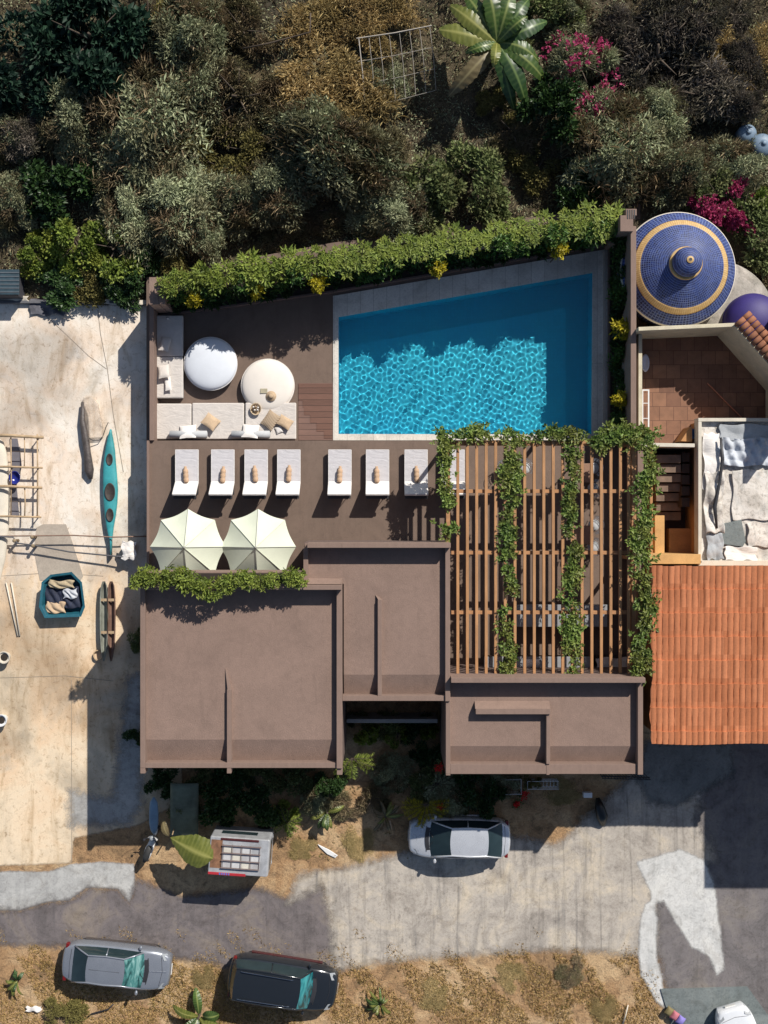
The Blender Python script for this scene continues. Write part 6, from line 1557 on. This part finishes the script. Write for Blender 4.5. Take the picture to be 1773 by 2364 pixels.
# ------------------------------------------------------------------ vegetation on the slope (top of the photograph)
hill = [
 ('feather',330,272,112,'wide grey green feathery bush in the middle left of the slope, below the dark gap','bush',1.3),
 ('feather',185,258,92,'grey green feathery bush left of the widest feathery bush','bush',1.2),
 ('feather',428,195,84,'grey green feathery bush with twigs just above the centre left of the slope','bush',1.3),
 ('dry',548,215,88,'brownish twiggy shrub left of the khaki grass mound','shrub',1.2),
 ('feather',300,378,92,'grey green bush lying between the two dark hollows on the left slope','bush',1.1),
 ('darkbush',118,430,88,'dark green bush above the bright leafy bushes at the left','bush',1.1),
 ('greydry',45,298,56,'pale grey dry shrub at the left edge of the slope','shrub',1.0),
 ('olive',452,352,62,'small olive brown bush in the heart of the slope','bush',.9),
 ('olive',566,338,74,'olive brown bush right of the heart of the slope','bush',1.0),
 ('feather',640,430,80,'grey green bush above the middle of the leafy pool wall','bush',1.1),
 ('feather',770,348,112,'large rounded grey green bush at the centre of the slope','bush',1.5),
 ('feather',706,300,76,'grey green bush just below the khaki grass mound','bush',1.2),
 ('dry',868,372,74,'tangled brown shrub right of the large central bush','shrub',1.0),
 ('feather',402,470,86,'grey green bush above the left end of the pool wall','bush',1.1),
 ('feather',540,455,76,'grey green bush with pale twigs above the left third of the pool wall','bush',1.1),
 ('feather',292,490,74,'grey green bush beside the bright leafy bushes','bush',1.0),
 ('brightbush',168,552,78,'bright leafy bush with rounded leaves at the lower left of the slope','bush',1.1),
 ('brightbush',258,566,58,'bright leafy bush nearest the villa corner pier','bush',1.0),
 ('brightbush',70,580,50,'bright leafy bush at the far lower left beside the shed','bush',1.0),
 ('olive',420,556,52,'yellowish olive bush touching the left end of the wall shrubs','bush',.9),
 ('darkbush',318,612,48,'dark bush squeezed between the yard and the corner pier','bush',.8),
 ('darkbush',150,648,66,'dark bush hanging over the top edge of the yard','bush',.6),
 ('darkbush',258,655,52,'dark bush over the yard edge nearest the villa','bush',.6),
 ('dry',668,512,66,'brown tangled shrub behind the middle of the pool wall','shrub',.8),
 ('dry',770,478,70,'brown and grey tangled shrub behind the pool wall right of its middle','shrub',.8),
 ('bush',992,440,84,'dull green bush behind the right half of the pool wall','bush',1.1),
 ('bush',1108,418,80,'dull green bush behind the top right of the pool wall','bush',1.1),
 ('feather',925,478,66,'grey green bush behind the wall above the pool centre','bush',.9),
 ('feather',880,180,50,'thin grey bush beside the wire trellis','bush',.7),
 ('darkbush',1290,235,78,'dark leafy bush between the banana plant and the pink bougainvillea','bush',1.3),
 ('feather',1420,340,104,'grey green bush above the right pier of the pool wall','bush',1.4),
 ('feather',1512,262,76,'grey green bush on the right slope above the largest one there','bush',1.2),
 ('feather',1570,392,72,'grey green bush above the blue mosaic dome','bush',1.1),
 ('darkbush',1352,430,60,'dark bush just left of the right pier of the pool wall','bush',1.0),
 ('olive',1240,392,58,'olive bush behind the upper right of the pool','bush',.8),
 ('olive',1160,238,46,'yellow olive bush in the shade below the banana plant','bush',.7),
 ('tealbush',205,85,120,'dark blue green broadleaf bush in the top left','bush',1.6),
 ('olive',335,62,88,'dark olive bush at the top between the blue green and grey bushes','bush',1.4),
 ('tealbush',75,150,96,'dark broadleaf bush at the upper left edge','bush',1.2),
 ('feather',430,70,84,'grey green bush at the top left of centre','bush',1.4),
 ('dry',560,62,72,'brown twiggy shrub at the top above the dark hollow','shrub',1.0),
 ('khaki',745,90,96,'khaki grass mound at the top centre','grass mound',1.2),
 ('khaki',762,200,94,'khaki grass mound left of the wire trellis','grass mound',1.2),
 ('khaki',872,28,76,'khaki grass tuft at the top edge left of the banana plant','grass mound',1.0),
 ('bush',1265,30,70,'dull green bush at the top right of the banana plant','bush',1.2),
 ('greydry',1520,120,112,'broad grey dry shrub on the upper right slope','shrub',1.2),
 ('greydry',1640,215,96,'grey dry shrub on the right slope below the broad one','shrub',1.1),
 ('greydry',1600,30,92,'grey dry shrub at the top right','shrub',1.1),
 ('greydry',1420,60,74,'grey dry shrub left of the broad one on the upper right','shrub',1.0),
 ('khaki',1735,120,74,'khaki grass mound at the upper right edge','grass mound',.9),
 ('bush',1740,540,78,'green bush right of the blue mosaic dome','bush',1.0),
 ('feather',1700,380,66,'grey green bush above the bright bougainvillea at the right edge','bush',1.0),
 ('brightbush',1762,470,50,'leafy green bush at the right edge beside the bougainvillea','bush',1.0),
 ('dry',1768,640,60,'brown shrub at the right edge behind the violet dome','shrub',.8),
 ('feather',20,460,60,'grey green bush at the left edge halfway down the slope','bush',1.0),
 ('pink',1345,140,84,'grey bougainvillea speckled with pink right of the banana plant','bougainvillea',1.5),
 ('pink',1370,240,62,'pink flecked bougainvillea below the larger speckled one','bougainvillea',1.2),
 ('pinkfull',1660,440,66,'vivid pink bougainvillea above the right side of the blue dome','bougainvillea',1.1),
 ('pinkfull',1722,478,54,'small vivid pink bougainvillea at the right edge','bougainvillea',1.0),
]
for k, X, Y, r, lb, ct, hs in hill:
    nm_ = {'bougainvillea':'bougainvillea','grass mound':'grass_mound','shrub':'dry_shrub'}.get(ct, 'bush')
    pt_ = P(X, Y, 0); plant(nm_, k, X, Y, r, lb, ct, None, max(0, hillh(pt_.x, pt_.y))-.05, hs)
rsf = random.Random(77); cnt_ = 0; tries = 0
while cnt_ < 24 and tries < 4000:
    tries += 1
    X = rsf.uniform(-20, 1790); Y = rsf.uniform(0, 640)
    if X < 345: ok = Y < 640
    elif X < 1440: ok = Y < 630-(X-345)*.145 - 40
    else: ok = Y < 440
    if 600 < X < 1010 and Y < 270: ok = False
    if 1010 < X < 1260 and Y < 230: ok = False
    if 850 < X < 1110 and 250 < Y < 340: ok = False
    if not ok: continue
    pt_ = P(X, Y, 0); g_ = X > 1400 and Y < 300
    plant('bush', 'greydry' if g_ else rsf.choice(['feather','feather','feather','dry','olive']), X, Y, rsf.uniform(34,58), 'small grey dry shrub filling a gap on the upper right slope' if g_ else 'small dusty bush filling a gap between the larger ones', 'bush', 'small grey shrubs on the upper right slope' if g_ else 'small bushes filling the gaps of the slope', max(0, hillh(pt_.x, pt_.y))-.05, rsf.uniform(.8,1.2)); cnt_ += 1
# ground cover: leaves and dry grass over the slope, and grass on the verges
def scatter(name, n, region, L, W, mt, seed, zf=lambda x, y: 0.0, up=.8, drop=.2):
    rng = np.random.default_rng(seed); x0, x1, y0, y1 = region; x = rng.uniform(x0, x1, n*3); y = rng.uniform(y0, y1, n*3)
    keep = np.array([fn_keep(name, a, b) for a, b in zip(x, y)]); x = x[keep][:n]; y = y[keep][:n]; n = len(x)
    z = np.array([zf(a, b) for a, b in zip(x, y)]); B_ = np.stack([x, y, z], 1); Dr = rng.normal(0, 1, (n, 3)); Dr[:, 2] = np.abs(Dr[:, 2])*up
    v = leaf_arrays(B_, Dr, L*rng.uniform(.5,1.4,n), W*rng.uniform(.6,1.3,n), rng, drop)
    o = link(name, leaf_mesh(name, v, rng.uniform(0,1,n), LM[mt])); return o
def nz(x, y, s, k): return math.sin(x*s+k)*math.cos(y*s*1.1+k*2)+.6*math.sin(x*s*2.3+y*s*1.7+k*3)
def fn_keep(name, x, y):
    Y = CY - y*S; X = CX + x*S
    if name == 'ground_cover':
        return (Y < 690 and (X < 345 or Y < 640-(X-345)*.145) or (X > 1480 and Y < 520)) and nz(x, y, .8, 1) > -.9
    if name == 'dry_undergrowth': return (Y < 680 and (X < 345 or Y < 640-(X-345)*.145)) and nz(x, y, .6, 4) > -.8
    if name == 'dry_grass': return (Y + 55*nz(x,y,2.3,7) > 2225 + 18*math.sin(X*.02) + (0 if X > 760 else -30)) and X < 1520 and nz(x, y, 1.1, 2) > -.5
    if name == 'verge_grass': return ((Y > 2240 and X < 1500) or (1800 < Y < 1990 and 640 < X < 960)) and nz(x, y, 1.3, 5) > .35
    if name == 'leaf_litter': return (1795 < Y < 1960 and 330 < X < 1500) or (Y + 50*nz(x,y,1.9,3) > 2225 and X < 1500)
    return True
hz_ = lambda x, y: max(hillh(x, y), 0)
for nm_, n_, reg, L_, W_, mt, sd_, lb in (
 ('ground_cover', 34000, (-20,20,9.3,25), .16, .05, 'grey', 1, 'low green ground cover between the bushes of the slope'),
 ('dry_undergrowth', 40000, (-20,20,9.3,25), .26, .03, 'brown', 2, 'dry brown stalks between the bushes of the slope')):
    tag(scatter(nm_, n_, reg, L_, W_, mt, sd_, hz_), lb, 'ground cover', kind='stuff')
for nm_, n_, reg, L_, W_, mt, sd_, lb in (
 ('dry_grass', 52000, (-20,14,-25,-19.2), .15, .018, 'straw', 3, 'dry straw coloured grass on the verge below the road'),
 ('verge_grass', 4000, (-20,14,-25,-12), .20, .03, 'olive', 4, 'thin green grass tufts on the dirt verges'),
 ('leaf_litter', 7000, (-16,13,-25,-12), .055, .03, 'brown', 5, 'fallen brown leaves on the dirt around the villa and verge')):
    tag(scatter(nm_, n_, reg, L_, W_, mt, sd_, lambda x, y: 0.0, .35), lb, 'grass', kind='stuff')
# wire trellis on the slope
tl = thing('wire_trellis', (*P(900,170,.7)[:2], .3), 'rusty wire trellis between the khaki mound and the banana plant', 'trellis')
def tp(u, v): return P(lerp(828, 992, u)+8*v, lerp(88, 60, u)+lerp(160, 150, u)*v, 1.25-.5*v)
WIRE = basic('old_wire', (.38,.34,.29), .6, .2)
for k in range(8): q = MB(); q.tube([tp(k/7,0), tp(k/7+.03,.5)+Vector((0,0,.03)), tp(k/7+.04,1)], .013 if k else .03, 5); q.build('upright', WIRE, tl)
for k in range(4): q = MB(); q.tube([tp(-.03,k/3), tp(.5,k/3+.02)+Vector((0,0,.04)), tp(1.03,k/3)], .012 if k else .03, 5); q.build('rail', WIRE, tl)
tube_thing('fallen_branch', [(560,112,1.0),(620,100,1.1),(680,84,1.1),(716,74,1.3),(717,30,1.4)], .035, BARK, 'bare grey branch lying across the top of the khaki mound', 'branch')
# blue white tank at the right edge
tk = thing('water_tank', (*P(1735,318,.9)[:2], .2), 'pale blue domed water tank at the right edge of the slope', 'tank')
for k, (X, Y, r) in enumerate(((1727,306,22),(1762,332,26))):
    p = P(X, Y, 1); rr = D(r, 1); q = MB(); q.lathe((p.x,p.y,.1), [(rr,0),(rr,.75)]+[(rr*math.cos(a), .75+.28*math.sin(a)) for a in [i/8*math.pi/2 for i in range(1,8)]]+[(.1,1.03),(.1,1.08),(.01,1.08)], 32); q.build('tank_body' if k == 0 else 'side_tank', basic('tank_blue%s' % ('' if k else '_pale'), srgb(120,140,160), .5, .25, 2), tk, smooth=True)
q = MB(); q.pprism([(1705,352),(1773,385),(1773,392),(1703,362)], .1, .5); tag(q.build('retaining_wall', basic('rw', (.30,.22,.17), .9, .3), bevel=.02), 'thin curved wall below the pale blue tank', 'wall')

# ------------------------------------------------------------------ planting and clutter between villa and road
low = [
 ('darkbush',378,1808,40,'dark bush under the left corner of the big roof','bush',.8),('bush',450,1800,38,'green bush under the big roof, second from its left corner','bush',.9),
 ('darkbush',535,1806,40,'dark bush under the middle of the big roof','bush',.8),('bush',612,1802,38,'green bush under the right half of the big roof','bush',.9),
 ('bush',690,1800,40,'green bush under the right corner of the big roof','bush',.9),('darkbush',760,1822,34,'dark bush just right of the big roof','bush',.8),
 ('brightbush',655,1893,34,'bright leafy bush right of the battered van','bush',.8),
 ('brightbush',845,1700,30,'lighter green climber spilling into the left of the small court','bush',1.3),('brightbush',920,1706,28,'lighter green climber in the middle of the small court','bush',1.3),('brightbush',993,1700,24,'lighter green climber at the right of the small court','bush',1.4),
 ('feather',905,1790,40,'grey green bush in the shade at the mouth of the small court','bush',.8),('bush',955,1830,34,'green bush left of the fern over the silver car','bush',.9),('bush',1000,1800,34,'green bush at the left corner of the right roof','bush',.9),
 ('bush',1090,1860,30,'leafy bush over the back half of the silver car','bush',1.0),('feather',728,1850,34,'grey green bush between the big roof and the banana seedling','bush',.8),('dry',800,1870,38,'tangle of dry stems on the dirt beside the banana seedling','shrub',.5),
 ('bush',420,1880,34,'green bush behind the single huge leaf','bush',.9),('feather',1150,1800,36,'grey green bush behind the square wire basket','bush',.6),('khaki',1300,1830,38,'khaki grass tuft near the white box','grass mound',.4),('khaki',700,1960,40,'khaki grass tuft near the white strip of litter','grass mound',.4),('khaki',830,1950,40,'khaki grass tuft left of the silver car','grass mound',.4),
 ('bush',838,1675,30,'green bush at the top left of the small court','bush',1.0),('bush',900,1680,34,'green bush at the middle of the small court','bush',1.0),
 ('darkbush',965,1682,34,'dark bush at the top right of the small court','bush',1.0),('darkbush',985,1745,38,'dark bush on the right side of the small court','bush',.9),
 ('darkbush',1075,1815,44,'dark bush below the left end of the right roof','bush',.9),('feather',1040,1850,40,'grey green bush above the boot of the silver car','bush',.9),
 ('darkbush',1130,1850,42,'dark bush hanging over the rear window of the silver car','bush',.9),('olive',1225,1805,26,'olive bush between the two wire baskets','bush',.6),
 ('dry',860,1850,36,'dry brown shrub between the small court and the silver car','shrub',.7),('darkbush',500,1868,56,'dark bush in deep shade behind the battered van','bush',1.1),
 ('darkbush',600,1875,44,'dark bush in deep shade above the right end of the van','bush',.9),
 ('bush',318,1480,28,'narrow green bush against the left wall of the villa','bush',.5),('darkbush',312,1700,26,'dark bush against the lower left wall of the villa','bush',.5),
 ('khaki',1400,2335,40,'khaki grass tuft at the bottom right of the verge','grass mound',.5),('dry',600,2230,0,'x','x',1),
 ('khaki',1000,2300,46,'khaki grass tuft in the middle of the verge','grass mound',.4),('khaki',1180,2260,40,'khaki grass tuft right of the middle of the verge','grass mound',.4),
 ('dry',1325,2245,30,'brown shrub at the upper right of the verge beside the cement','shrub',.3),('khaki',470,2262,34,'khaki grass tuft between the two parked cars','grass mound',.5),
 ('olive',130,2345,40,'low olive bush at the bottom left of the verge','bush',.4),
]
for k, X, Y, r, lb, ct, hs in low:
    if k == 'khaki': r, hs = r*.72, hs*.6
    if r: plant({'grass mound':'grass_mound','shrub':'dry_shrub'}.get(ct, 'bush'), k, X, Y, r, lb, ct, None, -.02, hs)
# window ledge / low wall in the court
q = MB(); q.pbox(800,1660,1010,1669,0,1.6); tag(q.build('ledge_wall', basic('court_ledge', (.34,.34,.33)), bevel=.01), 'pale ledge across the small court behind its bushes', 'ledge')
# canvas awning panel in the shade
q = MB(); a, b = P(388,1808,1.2), P(456,1932,.9)
q.grid(lambda u, v: (lerp(a.x,b.x,u)+.1*v, lerp(b.y,a.y,v), .7+.5*v+.10*math.sin(math.pi*u)), 8, 12)
aw = q.build('canvas_awning', basic('canvas_dull', (.13,.15,.11), .9, .4, 2), smooth=True); aw.modifiers.new('s','SOLIDIFY').thickness = .02
tag(aw, 'dull green canvas awning stretched in the shade left of the van', 'awning')
# wire baskets, fence, box, bag, flowers
def wirebasket(X0, Y0, X1, Y1, label):
    z = .5; a, b = P(X0, Y0, z), P(X1, Y1, z); q = MB()
    o = thing('wire_basket', ((a.x+b.x)/2, (a.y+b.y)/2, 0), label, 'basket')
    for zz in (.05, .28, .5):
        q.tube([(a.x,a.y,zz),(b.x,a.y,zz),(b.x,b.y,zz),(a.x,b.y,zz),(a.x,a.y,zz)], .012, 5)
    q.build('frame', WHITEP, o); q = MB(); n_ = 9
    for k in range(n_+1): x = lerp(a.x,b.x,k/n_); q.tube([(x,a.y,.5),(x,a.y,.05),(x,b.y,.05),(x,b.y,.5)], .009, 4); 
    for k in range(1,4): y = lerp(a.y,b.y,k/4); q.tube([(a.x,y,.5),(a.x,y,.06),(b.x,y,.06),(b.x,y,.5)], .009, 4)
    q.build('mesh', CHROME, o)
wirebasket(1154,1800,1204,1834,'wire basket left of the two, under the right roof')
wirebasket(1218,1804,1290,1822,'long wire basket with white rim right of the square one')
fg = thing('iron_fence', (*P(1450,1797,.9)[:2], 0), 'short black iron fence at the lower right corner of the villa', 'fence')
q = MB(); q.tube([P(1388,1792,1.0), P(1500,1795,1.0)], .03, 6); q.tube([P(1390,1797,.15), P(1502,1800,.15)], .02, 6); q.build('rail', BLACKM, fg)
for k in range(17): q = MB(); p = P(1390+k*6.7, 1793+k*.2, .9); q.tube([(p.x,p.y,0),(p.x,p.y,1.12)], .018, 5); q.build('bar', BLACKM, fg)
q = MB(); p = P(1356,1834,.15); q.box(p.x-.2,p.x+.2,p.y-.12,p.y+.12,0,.3); o = q.build('polystyrene_box', WHITEP, bevel=.02); o.rotation_euler = (0,0,0); tag(o, 'small white box beside the black sack', 'box')
q = MB(); q.tube([P(1380,1842,.2),P(1384,1862,.35),P(1390,1885,.35),P(1392,1904,.15)], [.10,.22,.27,.12], 12, .8); tag(q.build('rubbish_sack', basic('black_plastic', (.012,.013,.015), .35, .3), smooth=True), 'long black sack lying on the ground near the white box', 'sack')
for k, (X, Y, s_, lb) in enumerate(((1208,1834,.17,'red flowering plant right of the square wire basket'),(1192,1858,.15,'low red flowering plant below the square wire basket'),(1013,1846,.14,'single red blossom in the fern above the silver car'),(1010,1762,.2,'dull red flowers at the right side of the small court'))):
    p = P(X, Y, .3); o = thing('flowering_plant', (p.x,p.y,0 if k < 2 else 1.0), lb, 'flower'); rng = np.random.default_rng(90+k)
    cs = rng.normal(0, s_*.45, (9,3)); cs[:,2] = np.abs(cs[:,2])+.25
    v, tn = rosette_leaves(rng, cs, 8, .12, .07); link('blossom', leaf_mesh('blossom', v, tn, LM['red']), o)
    cs = rng.normal(0, s_*.6, (12,3)); cs[:,2] = np.abs(cs[:,2])*.5+.1; v, tn = rosette_leaves(rng, cs, 8, .15, .06); link('foliage', leaf_mesh('foliage', v, tn, LM['green']), o)
q = MB(); q.pprism([(733,1949),(760,1962),(780,1975),(774,1981),(755,1972),(737,1955)], 0, .06); tag(q.build('plastic_strip', WHITEP, bevel=.02), 'white curved strip of litter on the dirt left of the silver car', 'litter')
for k, (X, Y, w, h, rz, lb) in enumerate(((898,1905,11,20,8,'tan cardboard piece standing upright left of the silver car'),(914,1868,10,16,-15,'smaller tan cardboard piece above the upright one'))):
    p = P(X, Y, .3); q = MB(); q.box(-D(w/2),D(w/2),-D(h/2),D(h/2),.25,.28); q.box(-.02,.02,-.02,.02,0,.25); o = q.build('cardboard_piece', TAN, bevel=.005); o.location = (p.x,p.y,0); o.rotation_euler = (0,0,R(rz)); tag(o, lb, 'cardboard')
tube_thing('driftwood_stick', [(202,2348,.05),(212,2340,.1),(250,2330,.15),(262,2318,.2)], .03, BLACKM, 'dark forked stick below the grey blue saloon', 'stick')
tube_thing('driftwood_stick', [(1438,2364,.05),(1444,2345,.15),(1450,2320,.1)], .03, CREAM, 'pale stick standing out of the verge near the pink bag', 'stick')
cloth(62, 2322, 96, 2334, .05, .2, 71, 'white_rag', FABW, 'white rag on the verge below the grey blue saloon', 'rag', 20, 12, 5)
hb = thing('striped_bag', (*P(1570,2350,.2)[:2], 0), 'pink and violet bag at the corner of the grey pavement', 'bag')
for k, (X, Y, m_) in enumerate(((1545,2336,basic('olive_fabric', (.20,.16,.07))),(1558,2346,basic('pink_fabric', (.50,.16,.20))),(1572,2357,basic('violet_fabric', (.24,.20,.55))))):
    p = P(X, Y, .3); q = MB(); q.cushion(Vector((p.x,p.y,.25)), .34, .42, .3, R(-35)); q.build('bag_panel', m_, hb, smooth=True)
# kerb stone line on the road edge
